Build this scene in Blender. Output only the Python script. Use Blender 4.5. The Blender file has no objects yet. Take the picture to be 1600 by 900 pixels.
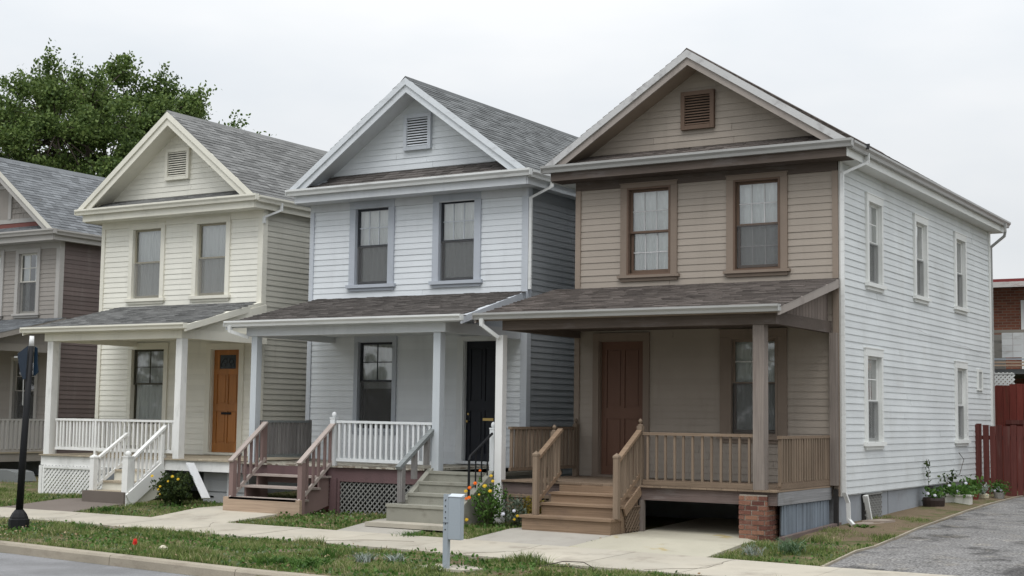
import bpy, math, random
import numpy as np
from mathutils import Vector, Matrix
random.seed(7); RNG = np.random.default_rng(7)
S = bpy.context.scene
COL = S.collection

# ------------------------------------------------------------------ camera
CAMP = (7.88470684, -23.1260198, 1.21797836)
YAW, PITCH, ROLL = 0.554286535, 0.0897516706, 0.0132933362
_f = Vector((-math.sin(YAW)*math.cos(PITCH), math.cos(YAW)*math.cos(PITCH), math.sin(PITCH)))
_r = Vector((math.cos(YAW), math.sin(YAW), 0)); _u = _r.cross(_f)
_R = _r*math.cos(ROLL)+_u*math.sin(ROLL); _U = _u*math.cos(ROLL)-_r*math.sin(ROLL)
cd = bpy.data.cameras.new('camera'); cd.lens = 2235.372/1600*36; cd.sensor_width = 36
cd.clip_start = .1; cd.clip_end = 2000
cam = bpy.data.objects.new('camera', cd); COL.objects.link(cam)
cam.matrix_world = Matrix(((_R.x,_U.x,-_f.x,CAMP[0]),(_R.y,_U.y,-_f.y,CAMP[1]),(_R.z,_U.z,-_f.z,CAMP[2]),(0,0,0,1)))
S.camera = cam

# ------------------------------------------------------------------ overcast light
SUN_EL, SUN_AZ = math.radians(62), math.radians(160)      # azimuth clockwise from +y (north)
w = bpy.data.worlds.new('World'); S.world = w; w.use_nodes = True
nt = w.node_tree; nt.nodes.clear(); N = nt.nodes.new; Lk = nt.links.new
out = N('ShaderNodeOutputWorld'); bg = N('ShaderNodeBackground'); bg.inputs[1].default_value = 0.1
sky = N('ShaderNodeTexSky'); sky.sky_type = 'NISHITA'; sky.sun_disc = False
sky.sun_elevation = SUN_EL; sky.sun_rotation = SUN_AZ
tc = N('ShaderNodeTexCoord'); sp = N('ShaderNodeSeparateXYZ'); Lk(tc.outputs['Generated'], sp.inputs[0])
# cloud deck: even grey-white, brighter towards the zenith as an overcast sky is, with faint soft cloud forms
mr = N('ShaderNodeMapRange'); mr.inputs['From Min'].default_value = .12; mr.inputs['From Max'].default_value = 1
mr.inputs['To Min'].default_value = 6.9; mr.inputs['To Max'].default_value = 15.5
Lk(sp.outputs[2], mr.inputs[0])
mp = N('ShaderNodeMapping'); mp.inputs['Scale'].default_value = (1.2, 1.2, 3.4); Lk(tc.outputs['Generated'], mp.inputs[0])
nz = N('ShaderNodeTexNoise'); nz.inputs['Scale'].default_value = 2.3; nz.inputs['Detail'].default_value = 5; nz.inputs['Roughness'].default_value = .5
Lk(mp.outputs[0], nz.inputs[0])
cr = N('ShaderNodeValToRGB'); cr.color_ramp.elements[0].position = .34; cr.color_ramp.elements[0].color = (.85,.90,.95,1)
cr.color_ramp.elements[1].position = .64; cr.color_ramp.elements[1].color = (1.02,1.035,1.05,1); Lk(nz.outputs[0], cr.inputs[0])
vm = N('ShaderNodeVectorMath'); vm.operation = 'SCALE'; Lk(cr.outputs[0], vm.inputs[0]); Lk(mr.outputs[0], vm.inputs['Scale'])
mx = N('ShaderNodeMix'); mx.data_type = 'RGBA'; mx.inputs[0].default_value = .95
Lk(sky.outputs[0], mx.inputs[6]); Lk(vm.outputs[0], mx.inputs[7]); Lk(mx.outputs[2], bg.inputs[0]); Lk(bg.outputs[0], out.inputs[0])
sd = bpy.data.lights.new('sun', 'SUN'); sd.energy = 1.5; sd.angle = math.radians(35); sd.color = (1, .985, .96)
so = bpy.data.objects.new('sun', sd); COL.objects.link(so)
dirv = Vector((math.sin(SUN_AZ)*math.cos(SUN_EL), math.cos(SUN_AZ)*math.cos(SUN_EL), math.sin(SUN_EL)))
so.rotation_euler = dirv.to_track_quat('Z', 'Y').to_euler(); so.location = (0, -20, 30)
S.view_settings.view_transform = 'Standard'; S.view_settings.look = 'None'
S.view_settings.exposure = 0.25; S.view_settings.gamma = 1.0; S.view_settings.use_curve_mapping = False
S.cycles.max_bounces = 6; S.cycles.transparent_max_bounces = 12

# ------------------------------------------------------------------ materials
def mat(name, col, rough=.75, var=.05, big=.06, dirt=None, dirt_amt=0, dirt_scale=(1.5,1.5,.5), grain=None, grain_amt=0,
        bump=.15, bump_scale=60, spec=.3, col2=None, col2_scale=3, col2_lo=.45, col2_hi=.62, speck=0, speck_scale=150, metal=0, hue=0, sstep=None):
    """Procedural surface. tone varies by object and by mesh island, so each board, brick or blade differs."""
    m = bpy.data.materials.new(name); m.use_nodes = True
    t = m.node_tree; t.nodes.clear(); n = t.nodes.new; l = t.links.new
    o = n('ShaderNodeOutputMaterial'); b = n('ShaderNodeBsdfPrincipled'); l(b.outputs[0], o.inputs[0])
    b.inputs['Roughness'].default_value = rough; b.inputs['Specular IOR Level'].default_value = spec; b.inputs['Metallic'].default_value = metal
    g = n('ShaderNodeNewGeometry'); oi = n('ShaderNodeObjectInfo')
    ad = n('ShaderNodeMath'); ad.operation = 'ADD'; l(g.outputs['Random Per Island'], ad.inputs[0]); l(oi.outputs['Random'], ad.inputs[1])
    fr = n('ShaderNodeMath'); fr.operation = 'FRACT'; l(ad.outputs[0], fr.inputs[0])
    def mixc(a, bcol, fac, bt='MIX'):
        x = n('ShaderNodeMix'); x.data_type = 'RGBA'; x.blend_type = bt
        if isinstance(a, tuple): x.inputs[6].default_value = (*a, 1)
        else: l(a, x.inputs[6])
        if isinstance(bcol, tuple): x.inputs[7].default_value = (*bcol, 1)
        else: l(bcol, x.inputs[7])
        if isinstance(fac, float): x.inputs[0].default_value = fac
        else: l(fac, x.inputs[0])
        return x.outputs[2]
    def noise(scale, vec=None, det=4, rg=.6):
        z = n('ShaderNodeTexNoise'); z.inputs['Scale'].default_value = scale; z.inputs['Detail'].default_value = det; z.inputs['Roughness'].default_value = rg
        if vec:
            q = n('ShaderNodeMapping'); q.inputs['Scale'].default_value = vec; l(g.outputs['Position'], q.inputs[0]); l(q.outputs[0], z.inputs[0])
        else: l(g.outputs['Position'], z.inputs[0])
        return z.outputs[0]
    def rng(v, lo, hi, a, bb, ss=False):
        q = n('ShaderNodeMapRange'); q.inputs[1].default_value = lo; q.inputs[2].default_value = hi; q.inputs[3].default_value = a; q.inputs[4].default_value = bb
        if ss: q.interpolation_type = 'SMOOTHSTEP'
        l(v, q.inputs[0]); return q.outputs[0]
    c = col
    if col2 is not None:
        c = mixc(col, col2, rng(noise(col2_scale), col2_lo, col2_hi, 0, 1, True))
    if hue:
        h = n('ShaderNodeHueSaturation'); l(rng(fr.outputs[0], 0, 1, .5-hue, .5+hue), h.inputs['Hue'])
        if isinstance(c, tuple): h.inputs['Color'].default_value = (*c, 1)
        else: l(c, h.inputs['Color'])
        c = h.outputs[0]
    if dirt is not None:
        c = mixc(c, dirt, rng(noise(1.0, dirt_scale, 6, .65), .5, .78, 0, dirt_amt, True))
    tone = rng(fr.outputs[0], 0, 1, 1-var, 1+var)
    bigv = rng(noise(.9, None, 3), .3, .7, 1-big, 1+big)
    mu = n('ShaderNodeMath'); mu.operation = 'MULTIPLY'; l(tone, mu.inputs[0]); l(bigv, mu.inputs[1]); last = mu.outputs[0]
    if grain:
        mu2 = n('ShaderNodeMath'); mu2.operation = 'MULTIPLY'; l(last, mu2.inputs[0]); l(rng(noise(1.0, grain, 5, .7), .3, .7, 1-grain_amt, 1+grain_amt), mu2.inputs[1]); last = mu2.outputs[0]
    if speck:
        mu3 = n('ShaderNodeMath'); mu3.operation = 'MULTIPLY'; l(last, mu3.inputs[0]); l(rng(noise(speck_scale, None, 2), .3, .7, 1-speck, 1+speck), mu3.inputs[1]); last = mu3.outputs[0]
    v2 = n('ShaderNodeVectorMath'); v2.operation = 'SCALE'
    if isinstance(c, tuple): v2.inputs[0].default_value = c
    else: l(c, v2.inputs[0])
    l(last, v2.inputs['Scale']); l(v2.outputs[0], b.inputs['Base Color'])
    if bump:
        bp = n('ShaderNodeBump'); bp.inputs['Strength'].default_value = bump; bp.inputs['Distance'].default_value = .01
        l(noise(bump_scale, grain if grain else None, 3) if grain is None else noise(1.0, grain, 5), bp.inputs['Height']); l(bp.outputs[0], b.inputs['Normal'])
    return m

GX, GY, GZ = (1.2,30,60), (60,1.2,60), (70,70,1.5)     # wood grain along x, y, z
def paint(name, col, **k):
    d = dict(rough=.6, var=.035, big=.05, dirt=tuple(v*.62 for v in col), dirt_amt=.35, dirt_scale=(3.5,3.5,.55), bump=.25, bump_scale=45, spec=.25)
    d.update(k); return mat(name, col, **d)
def wood(name, col, g=GX, **k):
    d = dict(rough=.85, var=.13, big=.1, grain=g, grain_amt=.28, bump=.5, spec=.15); d.update(k); return mat(name, col, **d)

def glass_mat():
    m = bpy.data.materials.new('window_glass'); m.use_nodes = True; t = m.node_tree; t.nodes.clear(); n = t.nodes.new; l = t.links.new
    o = n('ShaderNodeOutputMaterial'); tr = n('ShaderNodeBsdfTransparent'); gl = n('ShaderNodeBsdfGlossy'); gl.inputs['Roughness'].default_value = .03
    tr.inputs[0].default_value = (.93,.96,.95,1)
    fz = n('ShaderNodeFresnel'); fz.inputs[0].default_value = 1.52
    ml = n('ShaderNodeMath'); ml.operation = 'MULTIPLY_ADD'; ml.inputs[1].default_value = 2.2; ml.inputs[2].default_value = .13; l(fz.outputs[0], ml.inputs[0])
    nz = n('ShaderNodeTexNoise'); nz.inputs['Scale'].default_value = 2.2; bp = n('ShaderNodeBump'); bp.inputs['Strength'].default_value = .05; bp.inputs['Distance'].default_value = .02
    g = n('ShaderNodeNewGeometry'); l(g.outputs['Position'], nz.inputs[0]); l(nz.outputs[0], bp.inputs['Height']); l(bp.outputs[0], gl.inputs['Normal'])
    mx = n('ShaderNodeMixShader'); l(ml.outputs[0], mx.inputs[0]); l(tr.outputs[0], mx.inputs[1]); l(gl.outputs[0], mx.inputs[2]); l(mx.outputs[0], o.inputs[0]); return m
def sheer(name, col, fac):
    m = bpy.data.materials.new(name); m.use_nodes = True; t = m.node_tree; t.nodes.clear(); n = t.nodes.new; l = t.links.new
    o = n('ShaderNodeOutputMaterial'); tr = n('ShaderNodeBsdfTransparent'); d = n('ShaderNodeBsdfDiffuse'); d.inputs[0].default_value = (*col, 1)
    nz = n('ShaderNodeTexNoise'); nz.inputs['Scale'].default_value = 28; nz.inputs['Detail'].default_value = 3; g = n('ShaderNodeNewGeometry'); l(g.outputs['Position'], nz.inputs[0])
    mr = n('ShaderNodeMapRange'); mr.inputs[1].default_value = .3; mr.inputs[2].default_value = .7; mr.inputs[3].default_value = fac-.015; mr.inputs[4].default_value = min(1, fac+.015); l(nz.outputs[0], mr.inputs[0])
    mx = n('ShaderNodeMixShader'); l(mr.outputs[0], mx.inputs[0]); l(tr.outputs[0], mx.inputs[1]); l(d.outputs[0], mx.inputs[2]); l(mx.outputs[0], o.inputs[0]); return m
GLASS = glass_mat()
SCREEN = sheer('insect_screen', (.13,.13,.13), .50)
SCREEN2 = sheer('light_insect_screen', (.30,.30,.29), .42)
CURT = sheer('curtain_cloth', (.92,.93,.92), .97)
CURT_D = sheer('net_curtain', (.90,.90,.88), .96)
DARK = mat('shade_and_joint_dark', (.025,.024,.023), bump=0)  # near-black standing in for shade in rooms and hollows; also dark joints
BLIND = mat('blind_slats', (.80,.81,.82), rough=.6)

# ------------------------------------------------------------------ mesh helpers
ORG = Vector((0,0,0))
class MB:
    def __init__(s): s.v = []; s.f = []
    def add(s, v, f):
        k = len(s.v); s.v += [tuple(p) for p in v]; s.f += [tuple(i+k for i in q) for q in f]; return s
    def box(s, x0,x1,y0,y1,z0,z1):
        x0,x1 = sorted((x0,x1)); y0,y1 = sorted((y0,y1)); z0,z1 = sorted((z0,z1))
        return s.add([(x0,y0,z0),(x1,y0,z0),(x1,y1,z0),(x0,y1,z0),(x0,y0,z1),(x1,y0,z1),(x1,y1,z1),(x0,y1,z1)],
              [(0,3,2,1),(4,5,6,7),(0,1,5,4),(1,2,6,5),(2,3,7,6),(3,0,4,7)])
    def quad(s, a,b,c,d): return s.add([a,b,c,d], [(0,1,2,3)])
    def prism(s, poly, axis, a0, a1):
        """poly: list of 2D points; axis 'x': (y,z) swept in x; 'y': (x,z) swept in y; 'z': (x,y) swept in z"""
        n = len(poly)
        def P(p, a): return (a,p[0],p[1]) if axis == 'x' else (p[0],a,p[1]) if axis == 'y' else (p[0],p[1],a)
        v = [P(p,a0) for p in poly]+[P(p,a1) for p in poly]
        f = [(i,(i+1)%n,(i+1)%n+n,i+n) for i in range(n)]+[tuple(range(n-1,-1,-1)), tuple(range(n,2*n))]
        return s.add(v, f)
    def bar(s, p0, p1, w, h, up=(0,0,1)):
        p0 = Vector(p0); p1 = Vector(p1); d = (p1-p0).normalized(); a = d.cross(Vector(up)).normalized()*w/2; b = a.cross(d).normalized()*h/2
        v = [p0-a-b,p0+a-b,p0+a+b,p0-a+b,p1-a-b,p1+a-b,p1+a+b,p1-a+b]
        return s.add(v, [(0,1,2,3),(7,6,5,4),(0,4,5,1),(1,5,6,2),(2,6,7,3),(3,7,4,0)])
    def tube(s, pts, r, n=8, cap=True):
        pts = [Vector(p) for p in pts]; rr = r if isinstance(r, (list,tuple)) else [r]*len(pts); k = len(s.v); prev = None
        for i, p in enumerate(pts):
            d = (pts[min(i+1,len(pts)-1)]-pts[max(i-1,0)]).normalized()
            a = d.cross(Vector((0,0,1)) if abs(d.z) < .95 else Vector((1,0,0))).normalized()
            if prev is not None: a = (prev-d*prev.dot(d)).normalized()
            prev = a; b = d.cross(a)
            for j in range(n):
                t = 2*math.pi*j/n; s.v.append(tuple(p+a*rr[i]*math.cos(t)+b*rr[i]*math.sin(t)))
        for i in range(len(pts)-1):
            for j in range(n): s.f.append((k+i*n+j, k+i*n+(j+1)%n, k+(i+1)*n+(j+1)%n, k+(i+1)*n+j))
        if cap: s.f.append(tuple(k+j for j in range(n-1,-1,-1))); s.f.append(tuple(k+(len(pts)-1)*n+j for j in range(n)))
        return s
    def lathe(s, c, prof, n=16, a0=0):
        k = len(s.v)
        for r, z in prof:
            for j in range(n):
                t = 2*math.pi*j/n+a0; s.v.append((c[0]+r*math.cos(t), c[1]+r*math.sin(t), c[2]+z))
        for i in range(len(prof)-1):
            for j in range(n): s.f.append((k+i*n+j,k+i*n+(j+1)%n,k+(i+1)*n+(j+1)%n,k+(i+1)*n+j))
        s.f.append(tuple(k+j for j in range(n-1,-1,-1))); s.f.append(tuple(k+(len(prof)-1)*n+j for j in range(n)))
        return s
    def build(s, name, m, parent=None, smooth=False, org=None):
        o0 = ORG if org is None else Vector(org)
        me = bpy.data.meshes.new(name); me.from_pydata([(a-o0.x,b-o0.y,c-o0.z) for a,b,c in s.v], [], s.f); me.update()
        if smooth: me.polygons.foreach_set('use_smooth', [True]*len(me.polygons))
        me.materials.append(m); o = bpy.data.objects.new(name, me); COL.objects.link(o)
        if parent is not None: o.parent = parent
        else: o.location = o0
        return o
def begin(name, label, cat, loc, group=None):
    """an Empty at the base of a thing; parts are then built under it"""
    global ORG
    ORG = Vector(loc); o = bpy.data.objects.new(name, None); COL.objects.link(o); o.location = loc; o.empty_display_size = .3
    o['label'] = label; o['category'] = cat
    if group: o['group'] = group
    return o
def tag(o, label=None, cat=None, group=None, kind=None):
    if label: o['label'] = label
    if cat: o['category'] = cat
    if group: o['group'] = group
    if kind: o['kind'] = kind
    return o
def setorg(loc=(0,0,0)):
    global ORG
    ORG = Vector(loc)
_cube = {}
def unit(m, kind='cube'):
    if (m.name, kind) not in _cube:
        b = MB()
        if kind == 'cube': b.box(-.5,.5,-.5,.5,-.5,.5)
        elif kind == 'clap':      # clapboard: thin top edge, thick butt, face leaning out; outward is -y
            b.add([(-.5,-.5,-.5),(.5,-.5,-.5),(.5,.5,-.42),(-.5,.5,-.42),(-.5,.30,.5),(.5,.30,.5),(.5,.5,.5),(-.5,.5,.5),(-.5,-.34,-.5),(.5,-.34,-.5),(.5,-.1,-.41),(-.5,-.1,-.41)],
                  [(0,8,9,1),(8,11,10,9),(11,3,2,10),(4,5,6,7),(0,1,5,4),(2,3,7,6),(3,11,8,0,4,7),(1,9,10,2,6,5)])
        elif kind == 'shingle':   # butt at y=-.5 thick, thin at y=.5, outward +z
            b.add([(-.5,-.5,0),(.5,-.5,0),(.5,.5,0),(-.5,.5,0),(-.49,-.5,1),(.49,-.5,1),(.49,.5,.15),(-.49,.5,.15)],
                  [(0,3,2,1),(4,5,6,7),(0,1,5,4),(1,2,6,5),(2,3,7,6),(3,0,4,7)])
        elif kind == 'brick':
            q = .04; b.box(-.5,.5,-.5,.5,-.5,.5)
        me = bpy.data.meshes.new(kind); me.from_pydata(b.v, [], b.f); me.materials.append(m); _cube[(m.name,kind)] = me
    return _cube[(m.name,kind)]
def piece(name, m, parent, c, size, rot=None, kind='cube'):
    """a small piece sharing one unit mesh: box of the given size centred at c (world)"""
    o = bpy.data.objects.new(name, unit(m, kind)); COL.objects.link(o); o.parent = parent
    M = Matrix.Translation(Vector(c)-ORG)
    if rot is not None: M = M @ rot
    o.matrix_local = M @ Matrix.Diagonal((*size,1)); return o
def pbox(name, m, parent, x0,x1,y0,y1,z0,z1): return piece(name, m, parent, ((x0+x1)/2,(y0+y1)/2,(z0+z1)/2), (abs(x1-x0),abs(y1-y0),abs(z1-z0)))
def pbar(name, m, parent, p0, p1, w, h, up=(0,0,1)):
    p0 = Vector(p0); p1 = Vector(p1); d = (p1-p0); L = d.length; d.normalize(); a = d.cross(Vector(up)).normalized(); b = a.cross(d)
    R = Matrix(((d.x,a.x,b.x,0),(d.y,a.y,b.y,0),(d.z,a.z,b.z,0),(0,0,0,1)))
    return piece(name, m, parent, (p0+p1)/2, (L,w,h), R)

# ------------------------------------------------------------------ terrain
def G(x, y):
    t = min(max(-x/16, 0), 1.3)
    return float(np.interp(y, [-9,-6.3,-4.5,-3.4,-2.5,0,8.5,30], [-.79,-.73,-.70+.02*t,-.60+.07*t,-.60+.10*t,-.50+.04*t,-.34,-.3]))
def curb_y(x): return float(np.interp(x, [-60,-10.8,-4.3,60], [-8.2,-8.25,-8.98,-9.6]))
def near_y(x): return float(np.interp(x, [-60,-13.6,-9.4,-4.1,-1.2,60], [-5.74,-5.78,-5.96,-6.14,-6.5,-6.9]))
def far_y(x): return float(np.interp(x, [-60,-11.2,-4.4,-.4,1.4,60], [-4.48,-4.47,-4.47,-4.62,-4.80,-5.0]))
PATHS = [ [(-15.35,-4.6),(-13.33,-4.6),(-12.9,-3.3),(-13.0,-2.6),(-14.2,-2.6),(-14.75,-3.3)],
          [(-11.25,-4.6),(-9.44,-4.6),(-9.1,-3.4),(-9.1,-2.6),(-11.0,-2.6)],
          [(-7.0,-4.6),(-5.66,-4.75),(-5.5,-3.4),(-5.4,-2.55),(-7.0,-2.6)],
          [(-4.42,-4.6),(-2.62,-4.62),(-2.45,-3.4),(-2.45,-2.4),(-4.2,-2.4)],
          [(-2.60,-4.6),(-.36,-4.75),(-.30,-2.9),(-.74,-2.35),(-.74,.0),(-2.45,.0),(-2.43,-3.4)] ]
DRIVE_EDGE = [(1.40,-4.9),(1.40,-3.67),(1.34,-1.41),(1.22,.77),(1.05,3.52),(.95,5.81),(.98,8.34),(1.0,8.95)]
def drive_x(y): return float(np.interp(y, [p[1] for p in DRIVE_EDGE], [p[0] for p in DRIVE_EDGE]))
def inpoly(x, y, poly):
    c = np.zeros(np.shape(x), bool); n = len(poly)
    for i in range(n):
        x0,y0 = poly[i]; x1,y1 = poly[(i+1)%n]
        if y0 == y1: continue
        c ^= ((y0 > y) != (y1 > y)) & (x < (x1-x0)*(y-y0)/(y1-y0)+x0)
    return c
SOIL = mat('soil_and_turf', (.085,.095,.038), rough=.95, col2=(.155,.120,.078), col2_scale=2.2, col2_lo=.47, col2_hi=.60, big=.15, speck=.35, speck_scale=70, bump=.9, bump_scale=30, spec=.1)
DIRT = mat('bare_dirt', (.155,.118,.078), rough=.95, col2=(.10,.10,.045), col2_scale=1.6, col2_lo=.5, col2_hi=.62, big=.15, speck=.3, speck_scale=60, bump=.8, bump_scale=25, spec=.1)
CONC = mat('sidewalk_concrete', (.415,.38,.315), rough=.9, var=.05, big=.09, speck=.07, speck_scale=180, col2=(.40,.37,.31), col2_scale=1.1, dirt=(.22,.19,.155), dirt_amt=.7, dirt_scale=(1.9,1.9,1.9), bump=.3, bump_scale=90, spec=.2)
CONC_G = mat('grey_path_concrete', (.33,.31,.275), rough=.9, var=.04, big=.1, speck=.1, speck_scale=160, dirt=(.2,.18,.15), dirt_amt=.5, dirt_scale=(1.6,1.6,1.6), bump=.3, bump_scale=90, spec=.2)
CONC_P = mat('pad_concrete', (.405,.38,.305), rough=.9, big=.1, speck=.08, speck_scale=160, col2=(.36,.29,.14), col2_scale=1.35, col2_lo=.62, col2_hi=.72, dirt=(.22,.2,.16), dirt_amt=.45, dirt_scale=(1.8,1.8,1.8), bump=.3, bump_scale=90, spec=.2)
PATH_D = mat('dark_path_surface', (.155,.132,.115), rough=.95, big=.08, speck=.12, speck_scale=150, bump=.35, bump_scale=90, spec=.15)
CURBM = mat('curb_concrete', (.31,.275,.22), rough=.92, var=.04, big=.12, speck=.15, speck_scale=110, dirt=(.17,.14,.11), dirt_amt=.75, dirt_scale=(1.6,1.6,6), bump=.5, bump_scale=60, spec=.15)
ROAD = mat('street_asphalt', (.21,.21,.215), rough=.9, big=.08, speck=.35, speck_scale=95, col2=(.17,.17,.172), col2_scale=.7, bump=.5, bump_scale=130, spec=.25)
DRV = mat('driveway_asphalt', (.185,.180,.175), rough=.93, big=.16, speck=.6, speck_scale=30, col2=(.08,.077,.075), col2_scale=1.2, col2_lo=.50, col2_hi=.64, dirt=(.30,.27,.22), dirt_amt=.5, dirt_scale=(2.2,2.2,2.2), bump=1.0, bump_scale=45, spec=.15)

xs = [-400,-200,-100,-60]+[round(-40+.5*i,2) for i in range(100)]+[20,40,80,200,400]
rows = []
def hn(x, y, a=.012): return a*(math.sin(x*2.1+y*3.3)+math.sin(x*5.3-y*4.1+1)+.6*math.sin(x*9.7+y*11.1))
for yv in (-400,-120,-60,-30): rows.append([(x, yv, -.86) for x in xs])
rows.append([(x, -18.2, -.80) for x in xs]); rows.append([(x, -18.0, -.97) for x in xs])
rows.append([(x, curb_y(x)-.17, -.97) for x in xs]); rows.append([(x, curb_y(x)-.12, -.84) for x in xs])
for k in range(1, 9):
    t = k/8; rows.append([(x, curb_y(x)*(1-t)+(near_y(x)+.02)*t, G(x, curb_y(x)*(1-t)+near_y(x)*t)-.012+(hn(x, k*.35) if 0 < k < 8 else -.02)) for x in xs])
rows.append([(x, (near_y(x)+far_y(x))/2, -.76) for x in xs])
for yv in [None]+[-4.3+.28*i for i in range(1, 40)]+[8.5,12,20,40,90,200,500]:
    r = []
    for x in xs:
        yy = far_y(x)-.02 if yv is None else yv
        p = any(inpoly(np.array(x), np.array(yy), q) for q in PATHS) or (x > 1.0)
        r.append((x, yy, G(x, yy)-.02+(0 if (yv is None or p or yy > 9) else hn(x, yy))-(.015 if p else 0)))
    rows.append(r)
b = MB(); nx = len(xs)
for r in rows: b.v += r
for j in range(len(rows)-1):
    for i in range(nx-1): b.f.append((j*nx+i, j*nx+i+1, (j+1)*nx+i+1, (j+1)*nx+i))
tag(b.build('ground', SOIL, smooth=True), kind='structure')
# street
b = MB(); X = [-300,-60]+[-30+2*i for i in range(24)]+[40,300]
for x in X: b.v += [(x, -18.05, -.945), (x, -13, -.90), (x, curb_y(x)-.155, -.935)]
for i in range(len(X)-1):
    for k in range(2): b.f.append((i*3+k, (i+1)*3+k, (i+1)*3+k+1, i*3+k+1))
tag(b.build('road', ROAD), kind='structure')
# curb in cast lengths
curb = MB(); 
def curb_seg(x0, x1):
    prof = [(-.158,-.97),(-.150,-.825),(-.125,-.792),(0,-.782),(.0,-.97)]
    v = []; 
    for x in (x0, x1):
        for dy, z in prof: v.append((x, curb_y(x)+dy+.0, z))
    return MB().add(v, [(0,1,6,5),(1,2,7,6),(2,3,8,7),(3,4,9,8),(0,4,3,2,1),(5,6,7,8,9)])
setorg()
base = curb_seg(-60,-30).build('kerb', CURBM); tag(base, kind='structure')
x = -30.0
while x < 14:
    d = random.uniform(2.6, 3.2); s = curb_seg(x+.006, x+d-.006)
    s.build('kerb_length', CURBM, base); x += d
# sidewalk slabs
b = MB(); b.add([(-60,near_y(-60),-.76),(20,near_y(20)+.02,-.76),(20,far_y(20)-.02,-.76),(-60,far_y(-60),-.76)], [(0,1,2,3)])
sw = b.build('sidewalk', CONC_G); tag(sw, kind='structure')
x = -34.0
while x < 14:
    d = 1.55; a, c = x+.006, x+d-.006; dz = random.uniform(-.003,.003)
    MB().add([(a,near_y(a),-.8),(c,near_y(c),-.8),(c,far_y(c),-.8),(a,far_y(a),-.8),
              (a,near_y(a),G(a,near_y(a))+.022+dz),(c,near_y(c),G(c,near_y(c))+.022+dz),(c,far_y(c),G(c,far_y(c))+.022+dz),(a,far_y(a),G(a,far_y(a))+.022+dz)],
             [(0,3,2,1),(4,5,6,7),(0,1,5,4),(1,2,6,5),(2,3,7,6),(3,0,4,7)]).build('paving_slab', CONC, sw); x += d
def crack(pts, w=.011, n=5):
    b = MB(); q = []
    for (x0,y0),(x1,y1) in zip(pts, pts[1:]):
        for i in range(n): t = i/n; q.append((x0+(x1-x0)*t+random.uniform(-.025,.025), y0+(y1-y0)*t+random.uniform(-.025,.025)))
    q.append(pts[-1])
    for (x0,y0),(x1,y1) in zip(q, q[1:]): b.bar((x0,y0,G(x0,y0)+.0225),(x1,y1,G(x1,y1)+.0225), w*random.uniform(.5,1.1), .006)
    return b.build('crack', CRACK, sw)
CRACK = mat('crack_grime', (.19,.17,.14), bump=0)
for p in ([(-9.6,-4.6),(-9.1,-5.2),(-9.2,-5.9)], [(-3.4,-6.1),(-2.9,-5.5),(-3.0,-4.6)], [(-6.2,-6.0),(-5.6,-5.4),(-4.9,-5.2)], [(-.4,-6.4),(.2,-5.8),(.1,-4.9)], [(-12.9,-4.6),(-12.5,-5.3),(-12.7,-5.7)]): crack(p)

def sheet(name, poly, m, dz):
    """flat paving following the ground, cut into bands so that it keeps to the slope"""
    b = MB(); ys = sorted({p[1] for p in poly}); ys = sorted(set(ys+[y for y in (-3.4,-2.5) if ys[0] < y < ys[-1]]))
    def span(y):
        X = []; n = len(poly)
        for i in range(n):
            (x0,y0),(x1,y1) = poly[i], poly[(i+1)%n]
            if y0 != y1 and min(y0,y1)-1e-9 <= y <= max(y0,y1)+1e-9: X.append(x0+(x1-x0)*(y-y0)/(y1-y0))
            elif y0 == y1 and abs(y-y0) < 1e-9: X += [x0,x1]
        return min(X), max(X)
    for y0, y1 in zip(ys, ys[1:]):
        a0,a1 = span(y0+1e-6); c0,c1 = span(y1-1e-6)
        z = lambda x, y: G(x,y)+dz
        b.add([(a0,y0,z(a0,y0)),(a1,y0,z(a1,y0)),(c1,y1,z(c1,y1)),(c0,y1,z(c0,y1)),(a0,y0,z(a0,y0)-.1),(a1,y0,z(a1,y0)-.1),(c1,y1,z(c1,y1)-.1),(c0,y1,z(c0,y1)-.1)],
              [(0,1,2,3),(4,7,6,5),(0,4,5,1),(1,5,6,2),(2,6,7,3),(3,7,4,0)])
    return tag(b.build(name, m), kind='structure')
setorg()
P = PATHS
def trim(p): return [(x, max(y, far_y(x)+.006)) for x, y in p]
sheet('front_path', trim(P[0]), PATH_D, .012); sheet('front_path', trim(P[1]), CONC, .014); sheet('front_path', trim(P[2]), CONC_G, .014)
sheet('front_path', trim(P[3]), CONC_G, .014); sheet('concrete_pad', trim(P[4]), CONC_P, .018)
dpoly = DRIVE_EDGE+[(14,8.95),(14,-5.0)]
b = MB(); ys = [-4.85,-3.4,-2.5,-1,0,2,4,6,8.5,9]; DX = [0,.12,1,3,13]
for y in ys:
    for dx in DX: b.v.append((drive_x(y)+dx, max(y, far_y(drive_x(y)+dx)+.006), G(1, y)+(.02 if dx > 0 else .0)+.01*math.sin(y*2+dx)*(dx > .2)))
for j in range(len(ys)-1):
    for i in range(len(DX)-1): b.f.append((j*5+i, j*5+i+1, (j+1)*5+i+1, (j+1)*5+i))
tag(b.build('driveway', DRV, smooth=True), kind='structure')
b = MB(); E_ = [(drive_x(y)-.02,y) for y in ys]
for (xa,ya),(xb,yb_) in zip(E_, E_[1:]): b.bar((xa,max(ya,-4.82),G(1,ya)+.002),(xb,yb_,G(1,yb_)+.002),.035,.05)
tag(b.build('driveway_edging', CURBM), kind='structure')
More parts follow.
